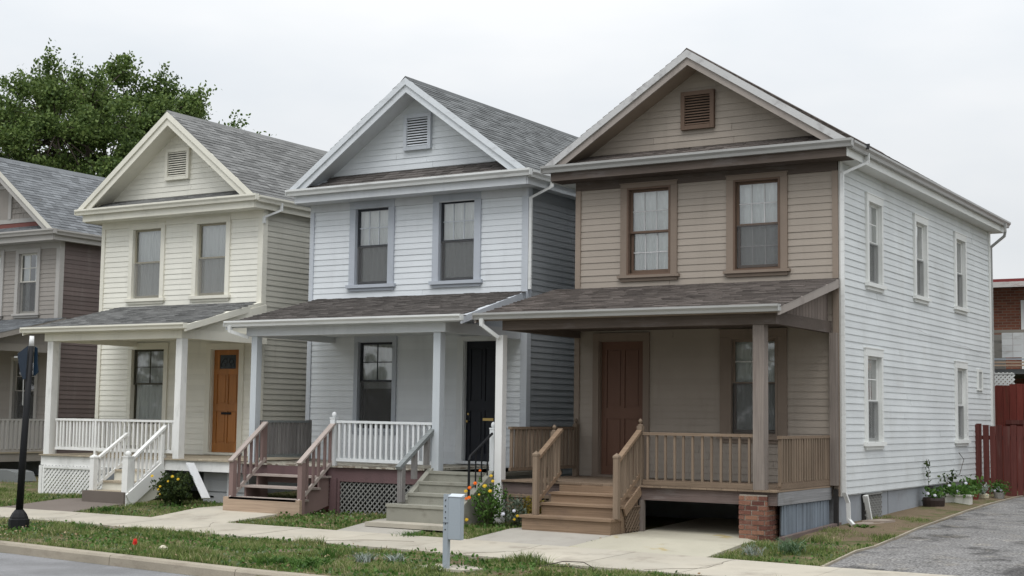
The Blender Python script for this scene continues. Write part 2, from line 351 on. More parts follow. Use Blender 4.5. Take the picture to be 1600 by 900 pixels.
# dirt strip beside the white wall
b = MB(); ys = [-2.6,-1.5,-.6,.5,1.6,3,4.5,6,8,9.5]
for y in ys:
    for t in (0,.35,.7,1): 
        x = 0.0+(drive_x(y)+.02)*t-(.15 if t == 0 else 0); b.v.append((x, y, G(1,y)+(.002 if y > -2.5 else -.08)+(.03 if t == .35 else 0)+.5*hn(x,y)))
for j in range(len(ys)-1):
    for i in range(3): b.f.append((j*4+i, j*4+i+1, (j+1)*4+i+1, (j+1)*4+i))
tag(b.build('dirt_strip', DIRT, smooth=True), kind='structure')

# ------------------------------------------------------------------ house parts
def intervals(a0, a1, cuts):
    segs = [(a0,a1)]
    for c0, c1 in sorted(cuts):
        ns = []
        for s0, s1 in segs:
            if c1 <= s0 or c0 >= s1: ns.append((s0,s1)); continue
            if c0-s0 > .02: ns.append((s0,c0))
            if s1-c1 > .02: ns.append((c1,s1))
        segs = ns
    return segs
class Face:
    """a wall plane: front (a = x, outward -y) or right side (a = y, outward +x)"""
    def __init__(s, kind, p): s.k = kind; s.p = p
    def box(s, b, a0,a1,d0,d1,z0,z1):
        if s.k == 'front': b.box(a0,a1,s.p-d0,s.p-d1,z0,z1)
        else: b.box(s.p+d0,s.p+d1,a0,a1,z0,z1)
        return b
    def pt(s, a, d, z): return (a, s.p-d, z) if s.k == 'front' else (s.p+d, a, z)
    def obj(s, name, m, parent, a0,a1,d0,d1,z0,z1):
        p = s.pt(a0,d0,z0); q = s.pt(a1,d1,z1); return pbox(name, m, parent, min(p[0],q[0]),max(p[0],q[0]),min(p[1],q[1]),max(p[1],q[1]),z0,z1)
ROTZ = Matrix.Rotation(math.pi/2, 4, 'Z')
def siding(F, parent, m, a0, a1, z0, z1, e, holes, gable=None):
    z = z0; first = True
    while z < z1-.03:
        zt = min(z+e+.018, z1); L, R = a0, a1
        if gable:
            xc, zp, sl = gable; hw = max(0, (zp-(z+e*.5))/sl)
            L, R = max(a0, xc-hw), min(a1, xc+hw)
            if R-L < .15: break
        cuts = [(h[0],h[1]) for h in holes if z+e > h[2]+.01 and z < h[3]-.01]
        for s0, s1 in intervals(L, R, cuts):
            # long runs are pieced from two boards
            parts = [(s0,s1)]
            if s1-s0 > 2.2:
                c = random.uniform(s0+1.0, s1-1.0); parts = [(s0,c-.003),(c+.003,s1)]
            for p0, p1 in parts:
                w = random.uniform(-.001,.0025)
                piece('siding_board', m, parent, F.pt((p0+p1)/2, .008+w, (z+zt)/2+random.uniform(-.0015,.0015)), (p1-p0, .0155, zt-z), None if F.k == 'front' else ROTZ, 'clap')
        z += e
def wall(name, F, m, parent, a0,a1,z0,z1, holes, d=-.002):
    A = sorted({a0,a1}|{v for h in holes for v in h[:2]}); Z = sorted({z0,z1}|{v for h in holes for v in h[2:]}); b = MB()
    for i in range(len(A)-1):
        for j in range(len(Z)-1):
            ca, cz = (A[i]+A[i+1])/2, (Z[j]+Z[j+1])/2
            if any(h[0] < ca < h[1] and h[2] < cz < h[3] for h in holes): continue
            if A[i] < a0-1e-6 or A[i+1] > a1+1e-6: continue
            F.box(b, A[i],A[i+1],d-.10,d,Z[j],Z[j+1])
    return b.build(name, m, parent)
def fold_curtain(F, a0, a1, z0, z1, d, amp=.020, wl=.135, ph=0):
    b = MB(); n = max(8, int((a1-a0)/.012)); k = 0
    for i in range(n+1):
        a = a0+(a1-a0)*i/n; dd = amp*math.sin(2*math.pi*a/wl+ph+.9*math.sin(a*9+ph))+amp*.6*math.sin(2*math.pi*a/(wl*2.3)+1.3+ph)-amp*.6
        b.v += [F.pt(a, d+dd, z0), F.pt(a, d+dd*.7, z1)]
    for i in range(n): b.f.append((2*i,2*i+2,2*i+3,2*i+1))
    return b
def window(F, house, inner, outer, zm, MC, MS, MI=None, grid=None, grid_low=None, curt='sheer', screen=True, sill=True, gridm=None, label=None):
    """inner: sash opening (a0,a1,z0,z1); outer: casing outline"""
    a0,a1,z0,z1 = inner; A0,A1,Z0,Z1 = outer; b = MB()
    F.box(b, A0,a0-.003,-.01,.05,z0,z1); F.box(b, a1+.003,A1,-.01,.05,z0,z1)
    F.box(b, A0,A1,-.01,.053,z1+.002,Z1)
    for q0,q1 in ((a0-.014,a0),(a1,a1+.014)): F.box(b, q0,q1,-.14,.012,z0,z1)
    F.box(b, a0-.014,a1+.014,-.14,.012,z1,z1+.014)
    F.box(b, A0-.02,A1+.02,.0,.062,Z1+.001,Z1+.022)
    wn = b.build('window', MC, house)
    if label: wn['label'] = label
    if sill:
        b = MB(); F.box(b, A0-.05,A1+.05,-.14,.085,Z0+.03,z0-.002); F.box(b, A0,A1,-.01,.045,Z0-.03,Z0+.028); b.build('sill', MC, wn)
    fw = .045; MI = MI or MS
    if MI is not MS:      # inner stop in the second trim colour
        b = MB()
        for q0,q1 in ((a0,a0+.035),(a1-.035,a1)): F.box(b, q0,q1,-.03,.056,z0,z1-.0)
        F.box(b, a0+.035,a1-.035,-.03,.056,z1-.035,z1); F.box(b, a0+.035,a1-.035,-.03,.05,z0,z0+.03); b.build('window_stop', MI, wn)
        a0 += .034; a1 -= .034; z0 += .03; z1 -= .034
    for k, (lo, hi, d) in enumerate(((zm-.02, z1, -.035), (z0, zm+.02, -.075))):
        b = MB(); F.box(b, a0,a0+fw,d-.032,d,lo,hi); F.box(b, a1-fw,a1,d-.032,d,lo,hi)
        F.box(b, a0+fw,a1-fw,d-.032,d,hi-(fw if k == 0 else .04),hi); F.box(b, a0+fw,a1-fw,d-.032,d,lo,lo+(.04 if k == 0 else .07))
        sname = 'upper_sash' if k == 0 else 'lower_sash'; b.build(sname, MI, wn)
        g = grid if k == 0 else grid_low
        if g:
            gm = gridm or MI; b = MB(); c, r = g
            for i in range(1, c): a = a0+fw+(a1-a0-2*fw)*i/c; F.box(b, a-.009,a+.009,d-.028,d-.006,lo+.04,hi-.04)
            for i in range(1, r): z = lo+.04+(hi-lo-.08)*i/r; F.box(b, a0+fw,a1-fw,d-.026,d-.008,z-.009,z+.009)
            b.build('muntin', gm, wn)
        MB().add([F.pt(a0+fw-.01,d-.014,lo+.03),F.pt(a1-fw+.01,d-.014,lo+.03),F.pt(a1-fw+.01,d-.014,hi-.03),F.pt(a0+fw-.01,d-.014,hi-.03)],[(0,1,2,3)]).build('pane', GLASS, wn)
    if screen:
        MB().add([F.pt(a0+.01,-.022,z0+.02),F.pt(a1-.01,-.022,z0+.02),F.pt(a1-.01,-.022,zm-.0),F.pt(a0+.01,-.022,zm-.0)],[(0,1,2,3)]).build('insect_screen', SCREEN if screen is True else screen, wn)
    if curt == 'sheer': fold_curtain(F, a0,a1,z0-.02,z1+.02,-.128,ph=a0*3).build('curtain', CURT, wn, True)
    elif curt == 'net': fold_curtain(F, a0,a1,z0-.02,z1+.02,-.128,.020,.11,ph=a0*3).build('curtain', CURT_D, wn, True)
    elif curt == 'upper': fold_curtain(F, a0,a1,zm-.15,z1+.02,-.125,ph=a0).build('curtain', CURT, wn, True)
    elif curt == 'sides':
        w = (a1-a0)*.36; c1 = fold_curtain(F, a0,a0+w,z0-.02,z1+.02,-.128); c1.build('curtain', CURT_D, wn, True)
        fold_curtain(F, a1-w,a1,z0-.02,z1+.02,-.128).build('curtain', CURT_D, wn, True)
    elif curt == 'blind':
        b = MB(); z = zm-.1
        while z < z1+.02:
            p = F.pt(a0,-.15,z); q = F.pt(a1,-.15,z); b.bar(p, q, .028, .003, up=(.0,-.6,1) if F.k == 'front' else (.6,0,1)); z += .03
        b.build('blind', BLIND, wn); fold_curtain(F, a0,a1,z0-.02,zm-.1,-.185).build('curtain', CURT_D, wn, True)
    b = MB(); F.box(b, a0-.25,a1+.25,-.62,-.60,z0-.25,z1+.25); b.build('room_backdrop', DARK, wn)  # near-black sheet: the darkness of the room is put into its colour
    return wn
def vent(F, house, x0,x1,z0,z1, MC, MSl, d=.055):
    b = MB(); w = .075
    d = .085; F.box(b, x0-w,x0,0,d,z0-w,z1+w); F.box(b, x1,x1+w,0,d,z0-w,z1+w); F.box(b, x0,x1,0,d,z1,z1+w); F.box(b, x0,x1,0,d+.006,z0-w,z0)
    v = b.build('gable_vent', MC, house); b = MB(); F.box(b, x0,x1,-.02,.032,z0,z1); b.build('vent_backing', DARK, v)
    n = 11
    for i in range(n):
        z = z0+(z1-z0)*(i+.5)/n; p = Vector(F.pt(x0,.062,z)); q = Vector(F.pt(x1,.062,z)); pbar('louvre', MSl, v, p, q, .034, .008, up=(0,-1.0,.8))
    return v
def gutter_poly(w=.12, h=.13):       # local (outward, z) K-style outline, top at 0
    return [(0,0),(0,-h),(w*.62,-h),(w*.72,-h*.62),(w,-h*.30),(w,0),(w-.012,0),(w-.012,-h*.26),(w*.62,-h*.85),(.012,-h*.85),(.012,0)]
SH_BUDGET = {}
def shingles(part, m, O, a, b, La, Lb, e=.135, th=.014, house=None, wmin=.16, wmax=.36, keep=None, over=.02):
    """courses of shingles on a slope. The ones that show largest become objects, the rest one 'shingles' mesh"""
    O = Vector(O); a = Vector(a).normalized(); b = Vector(b).normalized(); n = a.cross(b)
    if n.z < 0: n = -n
    out = []; r = 0; t = -over
    while t < Lb-.02:
        s = -over-random.uniform(0,.2)
        while s < La+over:
            w = random.uniform(wmin, wmax); s0, s1 = max(s,-over), min(s+w, La+over)
            if s1-s0 > .03 and (keep is None or keep((s0+s1)/2, t+e/2)):
                d = min(e*1.25, Lb-t)
                out.append((O+a*((s0+s1)/2)+b*(t+d/2)+n*(.002), s1-s0-.005, d, th*random.uniform(.7,1.35)))
            s += w
        t += e; r += 1
    return [(c,w,d,h,a,b,n,m,part) for c,w,d,h in out]
def flush_shingles(lst, budget=290):
    cp = Vector(CAMP)
    def score(q):
        c,w,d,h,a,b,n = q[:7]; v = cp-c; L = v.length; v.normalize(); 
        f = -(v.dot(_f)); x = (c-cp).dot(_R)/(c-cp).dot(_f); 
        vis = abs(x) < .37
        return (max(0, v.dot(n))*w*.135/L/L) if vis else -1
    lst.sort(key=score, reverse=True); rest = {}
    for i, q in enumerate(lst):
        c,w,d,h,a,b,n,m,part = q
        if i < budget and score(q) > 0:
            R = Matrix(((a.x,b.x,n.x,0),(a.y,b.y,n.y,0),(a.z,b.z,n.z,0),(0,0,0,1)))
            piece('shingle', m, part, c, (w,d,h), R, 'shingle')
        else:
            k = (part, m); B = rest.setdefault(k, MB()); base = [(-.5,-.5,0),(.5,-.5,0),(.5,.5,0),(-.5,.5,0),(-.49,-.5,1),(.49,-.5,1),(.49,.5,.15),(-.49,.5,.15)]
            B.add([c+a*(x*w)+b*(y*d)+n*(z*h) for x,y,z in base], [(0,3,2,1),(4,5,6,7),(0,1,5,4),(1,2,6,5),(2,3,7,6),(3,0,4,7)])
    for (part, m), B in rest.items(): B.build('shingles', m, part)['kind'] = 'stuff'
def railing(house, p0, p1, top, bot, nb, MR, MBal, bw=.035, name='railing', tw=.07, th=.045, flat=False, skip=0):
    """p0,p1: ends (x,y,ztop); bottom rail at 'bot' below the top"""
    p0 = Vector(p0); p1 = Vector(p1); d = Vector((0,0,1))
    b = MB(); b.bar(p0-d*th/2, p1-d*th/2, tw, th); b.bar(p0-d*bot, p1-d*bot, .04, .06)
    r = b.build(name, MR, house)
    for i in range(nb):
        t = (i+.5)/nb; q = p0.lerp(p1, t); j = random.uniform(-.004,.004)
        pbox('baluster', MBal, r, q.x-bw/2+j,q.x+bw/2+j,q.y-bw/2+j,q.y+bw/2+j,q.z-bot+.03,q.z-th)
    return r
def newel(parent, x, y, z0, z1, m, w=.12, cap='pyramid', name='newel_post'):
    b = MB(); h = w/2; b.box(x-h,x+h,y-h,y+h,z0,z1)
    if cap == 'pyramid':
        q = h*1.15; b.add([(x-q,y-q,z1),(x+q,y-q,z1),(x+q,y+q,z1),(x-q,y+q,z1),(x-q,y-q,z1+.03),(x+q,y-q,z1+.03),(x+q,y+q,z1+.03),(x-q,y+q,z1+.03),(x,y,z1+.08)],
            [(0,3,2,1),(0,1,5,4),(1,2,6,5),(2,3,7,6),(3,0,4,7),(4,5,8),(5,6,8),(6,7,8),(7,4,8)])
    elif cap == 'ball':
        q = h*1.12; b.box(x-q,x+q,y-q,y+q,z1,z1+.025); r = w*.42
        b.lathe((x,y,z1+.025), [(r*.5,0),(r*.85,.015),(r,.04),(r*.9,.07),(r*.55,.092),(.01,.10)], 12)
    elif cap == 'finial':
        r = w*.3; b.lathe((x,y,z1), [(w*.5,0),(w*.5,.02),(r*.5,.03),(r*.6,.04),(r*1.1,.06),(r*1.2,.08),(r*.8,.10),(.01,.115)], 10)
    return b.build(name, m, parent)
def lattice(name, parent, F, a0,a1,z0,z1, m, step=.095, sw=.032, frame=True, fm=None, d=0, label=None):
    b = MB(); fw = .05
    if frame:
        F.box(b, a0,a0+fw,d-.02,d+.022,z0,z1); F.box(b, a1-fw,a1,d-.02,d+.022,z0,z1); F.box(b, a0+fw,a1-fw,d-.02,d+.022,z1-fw,z1)
    else: F.box(b, a0,a1,d-.02,d+.02,z1-.02,z1)
    p = b.build(name, fm or m, parent); W, H = a1-a0, z1-z0
    if label: p['label'] = label
    for sgn, dd in ((1,d),(-1,d-.012)):
        c = -H+step/2
        while c < W:
            # line a = a0+c+t, z = z0+t (or mirrored)
            t0, t1 = max(0,-c), min(H, W-c)
            if t1-t0 > .05:
                za, zb = (z0+t0, z0+t1) if sgn > 0 else (z1-t0, z1-t1)
                P0 = F.pt(a0+c+t0, dd, za); P1 = F.pt(a0+c+t1, dd, zb)
                pbar('lattice_strip', m, p, P0, P1, sw, .009, up=(0,-1,0.01) if F.k == 'front' else (1,0,.01)) if False else _strip(p, m, F, P0, P1, sw)
            c += step
    return p
def _strip(p, m, F, P0, P1, sw):
    P0 = Vector(P0); P1 = Vector(P1); d = P1-P0; L = d.length; d.normalize(); n = Vector((0,-1,0)) if F.k == 'front' else Vector((1,0,0)); a = n.cross(d)
    R = Matrix(((d.x,a.x,n.x,0),(d.y,a.y,n.y,0),(d.z,a.z,n.z,0),(0,0,0,1)))
    return piece('lattice_strip', m, p, (P0+P1)/2, (L,sw,.008), R)
def door(F, house, inner, outer, MC, MD, panels, lite=None, slot=None, slotm=None, knob=None, glassm=None, label=None):
    a0,a1,z0,z1 = inner; A0,A1,Z0,Z1 = outer; b = MB()
    F.box(b, A0,a0,-.01,.05,Z0,z1); F.box(b, a1,A1,-.01,.05,Z0,z1); F.box(b, A0,A1,-.01,.053,z1+.001,Z1)
    F.box(b, a0-.001,a0+.015,-.12,.02,z0,z1); F.box(b, a1-.015,a1+.001,-.12,.02,z0,z1); F.box(b, a0+.015,a1-.015,-.12,.02,z1-.015,z1)
    F.box(b, A0,A1,-.12,.07,z0-.05,z0-.002)
    fr = b.build('door_frame', MC, house); b = MB(); a0 += .016; a1 -= .016; d = -.055
    F.box(b, a0,a1,d-.035,d-.02,z0,z1-.016)
    holes = panels+([lite] if lite else []); A = sorted({0,1}|{v for h in holes for v in h[:2]}); Z = sorted({0,1}|{v for h in holes for v in h[2:]})
    for i in range(len(A)-1):
        for j in range(len(Z)-1):
            ca, cz = (A[i]+A[i+1])/2, (Z[j]+Z[j+1])/2
            if any(h[0] < ca < h[1] and h[2] < cz < h[3] for h in holes): continue
            F.box(b, a0+(a1-a0)*A[i],a0+(a1-a0)*A[i+1],d-.02,d,z0+(z1-.016-z0)*Z[j],z0+(z1-.016-z0)*Z[j+1])
    dr = b.build('door', MD, house)
    if label: dr['label'] = label
    for h in panels:
        x0,x1 = a0+(a1-a0)*h[0]+.028, a0+(a1-a0)*h[1]-.028; y0,y1 = z0+(z1-z0)*h[2]+.028, z0+(z1-z0)*h[3]-.028
        F.obj('door_panel', MD, dr, x0,x1,d-.02,d-.008,y0,y1)
    if lite:
        h = lite; x0,x1 = a0+(a1-a0)*h[0], a0+(a1-a0)*h[1]; y0,y1 = z0+(z1-z0)*h[2], z0+(z1-z0)*h[3]
        F.obj('door_glass', glassm, dr, x0,x1,d-.02,d-.014,y0,y1)
        b = MB(); n = 18      # leaded arch with radiating cames
        cx, cz, r = (x0+x1)/2, y0+(y1-y0)*.12, min((x1-x0)*.42, (y1-y0)*.75)
        for rad in (r, r*.45):
            pts = [F.pt(cx+rad*math.cos(math.pi*i/n), d-.010, cz+rad*math.sin(math.pi*i/n)) for i in range(n+1)]
            for i in range(n): b.bar(pts[i], pts[i+1], .008, .008, up=(0,-1,0))
        for i in range(1,5): 
            t = math.pi*i/5; b.bar(F.pt(cx+r*.45*math.cos(t), d-.010, cz+r*.45*math.sin(t)), F.pt(cx+r*math.cos(t), d-.010, cz+r*math.sin(t)), .007,.007, up=(0,-1,0))
        b.build('lead_came', LEAD, dr)
    if slot:
        s0,s1,zz = slot; b = MB(); F.box(b, s0,s1,d,d+.012,zz-.025,zz+.025); F.box(b, s0+.03,s1-.03,d+.012,d+.017,zz-.012,zz+.012); b.build('letter_slot', slotm, dr)
    if knob:
        b = MB(); p = Vector(F.pt(knob[0],d,knob[1]));
        b.tube([p, p+Vector((0,-.03,0)), p+Vector((0,-.05,0)), p+Vector((0,-.065,0))], [.012,.012,.028,.015], 10)
        q = p+Vector((0,0,.14)); b.tube([q, q+Vector((0,-.015,0))], [.024,.02], 10); b.build('door_knob', slotm, dr)
    return dr
def downspout(parent, pts, m, w=.06, h=.045, name='downspout'):
    b = MB()
    for p, q in zip(pts, pts[1:]):
        p, q = Vector(p), Vector(q); d = (q-p).normalized()*.012
        up = (0,1,0.001) if abs((q-p).normalized().z) > .7 else (0,0,1)
        b.bar(p-d, q+d, w, h, up=up)
    return b.build(name, m, parent)
def stairs(house, x0, x1, treads, deckz, MT, MRi, riser=True, tt=.035, over=.03, gl=None):
    """treads: [(y_front, z_top)...] from the bottom; risers below each"""
    b = MB(); zb = treads[0][1]; ys = [t[0] for t in treads]; yl = -2.5
    # stringers
    poly = [(ys[0]+.02, gl), (ys[0]+.02, zb-tt)]
    for i in range(1, len(treads)): poly += [(treads[i][0]+.02, treads[i-1][1]-tt), (treads[i][0]+.02, treads[i][1]-tt)]
    poly += [(yl, treads[-1][1]-tt), (yl, gl+.15), (ys[0]+.3, gl)]
    b.prism(poly, 'x', x0+.01, x0+.05); b.box(x0+.05,x1-.05,yl-.03,yl+.03,treads[-1][1]-tt-.12,treads[-1][1]-tt-.005)
    st = b.build('stairs', MRi, house); prev = gl; MB().prism(poly, 'x', x1-.05, x1-.01).build('stringer', MRi, st)
    for i, (y, z) in enumerate(treads):
        yn = treads[i+1][0] if i+1 < len(treads) else yl
        b2 = MB(); b2.box(x0-over,x1+over,y-.03,yn+.02,z-tt,z); b2.build('tread', MT, st)
        if riser: pbox('riser', MRi, st, x0+.002,x1-.002,y,y+.02,prev,z-tt-.001)
        prev = z
    return st

def build_house(h):
    """the shared house type: two-storey gable-fronted frame house with a shed-roofed porch"""
    X0, X1, Y0, L = h['x0'], h['x1'], h['y0'], h['L']; zs = 5.58; gl = -.62
    H = begin(h['name'], h['label'], 'house', ((X0+X1)/2, Y0+L/2, G(X0, Y0)-.05))
    H['group'] = 'row of gable-fronted frame houses'
    ms, mt, mw, mr = h['m_siding'], h['m_trim'], h['m_side'], h['m_roof']; F = Face('front', Y0); SD = Face('side', X1)
    FH = [(w['in'][0],w['in'][1],w['in'][2],w['in'][3]) for w in h['wins']]+[h['door']['in']]
    SHs = [w['in'] for w in h.get('side_wins', [])]
    grow = lambda q: (q[0]-.016,q[1]+.016,q[2]-.016,q[3]+.016)
    fw = wall('front_wall', F, ms, H, X0+.02,X1-.125,-.02,zs+.03, [grow(q) for q in FH])
    cut = [(a-.06,c+.06,d-.03,e+.03) for a,c,d,e in FH]
    siding(F, fw, ms, X0+.09,X1-.09,.17 if not h.get('low') else .0, zs, h['exp'], cut)
    # right wall
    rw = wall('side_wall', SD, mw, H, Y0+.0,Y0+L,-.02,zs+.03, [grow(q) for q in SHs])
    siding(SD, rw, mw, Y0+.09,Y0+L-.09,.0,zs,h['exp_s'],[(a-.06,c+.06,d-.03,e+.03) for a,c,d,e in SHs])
    b = MB(); b.box(X0,X0+.1,Y0+.11,Y0+L-.11,-.02,zs); b.box(X0,X1-.11,Y0+L-.1,Y0+L,-.02,zs); b.build('back_and_far_walls', mw, H)
    b = MB(); b.box(X0+.1,X1-.12,Y0+.8,Y0+L-.2,2.8,2.9); b.build('upper_floor', DARK, H)
    # corner boards
    MB().box(X0-.005,X0+.10,Y0-.04,Y0+.0,-.02,zs).build('corner_board', mt, H); MB().box(X1-.10,X1+.0,Y0-.04,Y0+.0,-.02,zs).build('corner_board', mt, H)
    sc_ = h.get('side_corner') or mt; MB().box(X1+.0005,X1+.038,Y0-(.0 if h.get('side_corner') else .04),Y0+.11,-.02,zs).build('corner_board', sc_, H); MB().box(X1,X1+.038,Y0+L-.1,Y0+L+.03,-.02,zs).build('corner_board', sc_, H)
    # foundation
    b = MB(); b.box(X0+.06,X1-.05,Y0+.06,Y0+L-.06,gl-.3,-.021); b.build('foundation', h['m_found'], H)
    # windows and door
    for wd in h['wins']: window(F, H, wd['in'], wd['out'], wd['zm'], wd.get('mc', h['m_case']), wd.get('ms', h['m_sash']), wd.get('mi'), wd.get('grid'), wd.get('gl'), wd.get('curt','sheer'), wd.get('screen',True), gridm=wd.get('gm'))
    for wd in h.get('side_wins', []): window(SD, H, wd['in'], wd['out'], wd['zm'], wd.get('mc', h['m_case']), wd.get('ms', h['m_sash']), None, wd.get('grid'), None, wd.get('curt','sheer'), wd.get('screen',True))
    d = h['door']; door(F, H, d['in'], d['out'], d['mc'], d['md'], d['panels'], d.get('lite'), d.get('slot'), d.get('slotm'), d.get('knob'), d.get('glass'), d.get('label'))
    # ---- main roof
    xc, zp, xl, xr, ze = h['xc'], h['zp'], h['xl'], h['xr'], 5.85; yf = Y0-.5; yb = Y0+L+.35
    slr = (zp-ze)/(xr-xc); sll = (zp-ze)/(xc-xl); th = .20; pt = h.get('pt', 6.05)
    # gable wall
    gwz = 5.9; b = MB(); hw = (zp-.16-gwz); b.add([(xc-hw/sll,Y0+.002,gwz),(xc+hw/slr,Y0+.002,gwz),(xc,Y0+.002,zp-.16),(xc-hw/sll,Y0+.1,gwz),(xc+hw/slr,Y0+.1,gwz),(xc,Y0+.1,zp-.16)],
        [(0,1,2),(5,4,3),(0,3,4,1),(1,4,5,2),(2,5,3,0)]); gw = b.build('gable_wall', ms, H)
    if h.get('gable_fn'): h['gable_fn'](H, F, gw)
    else:
        siding(F, gw, ms, X0,X1,pt+.01,zp-.27,h['exp'],[], gable=(xc, zp-.17, (slr+sll)/2))
        v = h['vent']; vent(F, H, v[0],v[1],v[2],v[3], h['m_vent'], h['m_louv'])
    b = MB()
    b.prism([(xc,zp),(xr,ze),(xr,ze-.06),(xr-.2,ze-.06+.2*slr-.16),(xc,zp-th*1.3),(xl+.2,ze-.06+.2*sll-.16),(xl,ze-.06),(xl,ze)], 'y', yf+.05, yb)
    roof = b.build('main_roof', h['m_soffit'], H)
    lst = []
    Lr = math.hypot(xr-xc, zp-ze); Ll = math.hypot(xc-xl, zp-ze)
    lst += shingles(roof, mr, (xr,yf+.0,ze), (0,1,0), (xc-xr,0,zp-ze), yb-yf, Lr)
    lst += shingles(roof, mr, (xl,yb,ze), (0,-1,0), (xc-xl,0,zp-ze), yb-yf, Ll)
    b = MB(); b.prism([(xc-.11,zp-.11*sll+.012),(xc,zp+.035),(xc+.11,zp-.11*slr+.012),(xc+.11,zp-.11*slr),(xc,zp+.015),(xc-.11,zp-.11*sll)], 'y', yf-.02, yb); b.build('ridge_cap', mr, roof)
    # rake boards: lower board and proud upper trim
    for sg, xe, sl in ((1,xr,slr),(-1,xl,sll)):
        def P(x, off): return (x, zp-abs(x-xc)*sl-off)
        c = math.hypot(1, sl)
        b = MB(); b.prism([P(xc,.02*c),P(xe-sg*.02,.02*c),P(xe-sg*.02,.02*c+.04),(xe-sg*.10,ze-.1+.10*sl-.0),P(xc,h['rk']*c)] if False else [P(xc,.02*c),P(xe,.02*c),(xe,5.775),(xc+sg*(zp-h['rk']*c-5.775)/sl,5.775),P(xc,h['rk']*c)], 'y', yf+.012, yf+.05)
        rb = b.build('rake_board', h['m_rake'], H)
        b = MB(); b.prism([P(xc,-.004),P(xe+sg*.02,-.004),(xe+sg*.02,5.80),(xc+sg*(zp-.11*c-5.80)/sl,5.80),P(xc,.11*c)], 'y', yf-.02, yf+.011); b.build('rake_trim', h['m_rake2'], rb)
    # eaves: box soffit, fascia, gutters
    zso = 5.59; mf = h['m_fascia']
    b = MB(); b.box(xl+.10,xr-.05,Y0-.40,Y0-.001,zso-.014,zso+.021); b.box(xl+.10,xr-.05,Y0-.43,Y0-.401,zso-.014,5.74); b.box(xr-.065,xr-.0505,Y0-.40,Y0-.002,zso+.022,5.79); b.box(xl+.101,xl+.115,Y0-.40,Y0-.002,zso+.022,5.79); b.box(X0,X1,Y0-.042,Y0-.002,zso-.17,zso-.0135)
    b.box(xl+.181,xr-.101,Y0-.402,Y0-.0,5.80,5.82)
    b.build('front_eave_box', mf, H)
    b = MB(); b.box(X1-.06,xr-.046,Y0+.0,yb-.02,zso,zso+.02); b.box(xr-.045,xr-.02,Y0-.42,yb-.02,zso-.012,5.80); b.box(X0+.06,xl+.046,Y0,yb-.02,zso,zso+.02); b.box(xl+.02,xl+.045,Y0-.3,yb-.02,zso-.015,5.80)
    b.prism([(X1,zso+.02),(xr-.05,zso+.02),(xr-.05,ze-.1),(X1,ze-.1+.28)], 'y', yb-.05, yb-.025)
    b.build('side_eave_box', h.get('m_side_fascia', mf), H)
    gp = gutter_poly()
    b = MB(); b.prism([(Y0-.43-u, 5.855+v) for u,v in gp], 'x', xl-.06, xr+.08); b.box(xl-.06,xl-.052,Y0-.545,Y0-.43,5.735,5.853); b.box(xr+.074,xr+.082,Y0-.54,Y0-.43,5.735,5.853)
    b.build('gutter', h['m_gut'], H)
    b = MB(); b.prism([(xr-.02+u, 5.835+v) for u,v in gp], 'y', Y0-.42, yb); b.build('gutter', h['m_gut'], H)
    # pent roof at the foot of the gable
    e0, e1 = xl+.12, xr-.12; f0, f1 = xc-(zp-.12-pt)/sll, xc+(zp-.12-pt)/slr
    b = MB(); b.add([(e0,Y0-.44,5.85),(e1,Y0-.44,5.85),(f1,Y0,pt),(f0,Y0,pt),(e0,Y0-.42,5.81),(e1,Y0-.42,5.81),(f1,Y0,pt-.04),(f0,Y0,pt-.04)], [(0,1,2,3),(7,6,5,4),(0,4,5,1),(1,5,6,2),(2,6,7,3),(3,7,4,0)]); pent = b.build('pent_roof', mt, H)
    zq = .18; lst += shingles(pent, h.get('m_porch_roof', mr), (xl+.22,Y0-.45,5.852), (1,0,0), (0,.45,pt-5.85), xr-xl-.44, math.hypot(.45,pt-5.85)-.01, e=.12, over=.0, keep=lambda s_, t_: f0+.12-(xl+.22) < s_ < f1-.12-(xl+.22) or t_ < .13)
    # ---- porch
    px0, px1 = h['px0'], h['px1']; yp = Y0-2.5; pe = 2.94; pz = 3.60; gx0, gx1 = h['gx0'], h['gx1']
    mpr = h.get('m_porch_roof', mr); mb = h['m_beam']
    ys, ye = Y0-.04, Y0-2.72; slp = (pz-pe)/(ys-ye)
    gw_ = h.get('gxw', gx1)
    b = MB(); b.add([(gx0+.04,ye,pe-.02),(gx1-.02,ye,pe-.02),(gw_-.02,ys,pz-.02),(gx0+.04,ys,pz-.02),(gx0+.04,ye,pe-.06),(gx1-.02,ye,pe-.06),(gw_-.02,ys,pz-.06),(gx0+.04,ys,pz-.06)], [(0,1,2,3),(7,6,5,4),(0,4,5,1),(1,5,6,2),(2,6,7,3),(3,7,4,0)]); proof = b.build('porch_roof', h['m_soffit2'], H)
    lst += shingles(proof, mpr, (gx0+.02,ye-.03,pe-.018), (1,0,0), (0,ys-ye,pz-pe), gx1-gx0-.03, math.hypot(ys-ye,pz-pe)+.02, e=.13, th=.016, keep=(lambda s_, t_: s_ < gx1-gx0-.10-(gx1-gw_)*t_/2.75) if gw_ != gx1 else None, wmax=.36 if gw_ == gx1 else .26)
    flush_shingles(lst)
    # gable end boards (barge) and infill on the right and left end
    for xx, sg in ((gx1,1),(gx0+.035,-1)):
        xw = gw_ if sg == 1 else xx
        b = MB(); b.add([(q+dx,y_,z_) for dx in (-.035,0) for q,y_,z_ in ((xw,ys,pz-.012),(xx,ye-.04,pe-.02),(xx,ye-.04,pe-.14),(xw,ys,pz-.16))], [(0,1,2,3),(7,6,5,4),(0,4,5,1),(1,5,6,2),(2,6,7,3),(3,7,4,0)]); b.build('barge_board', h['m_barge'], H)
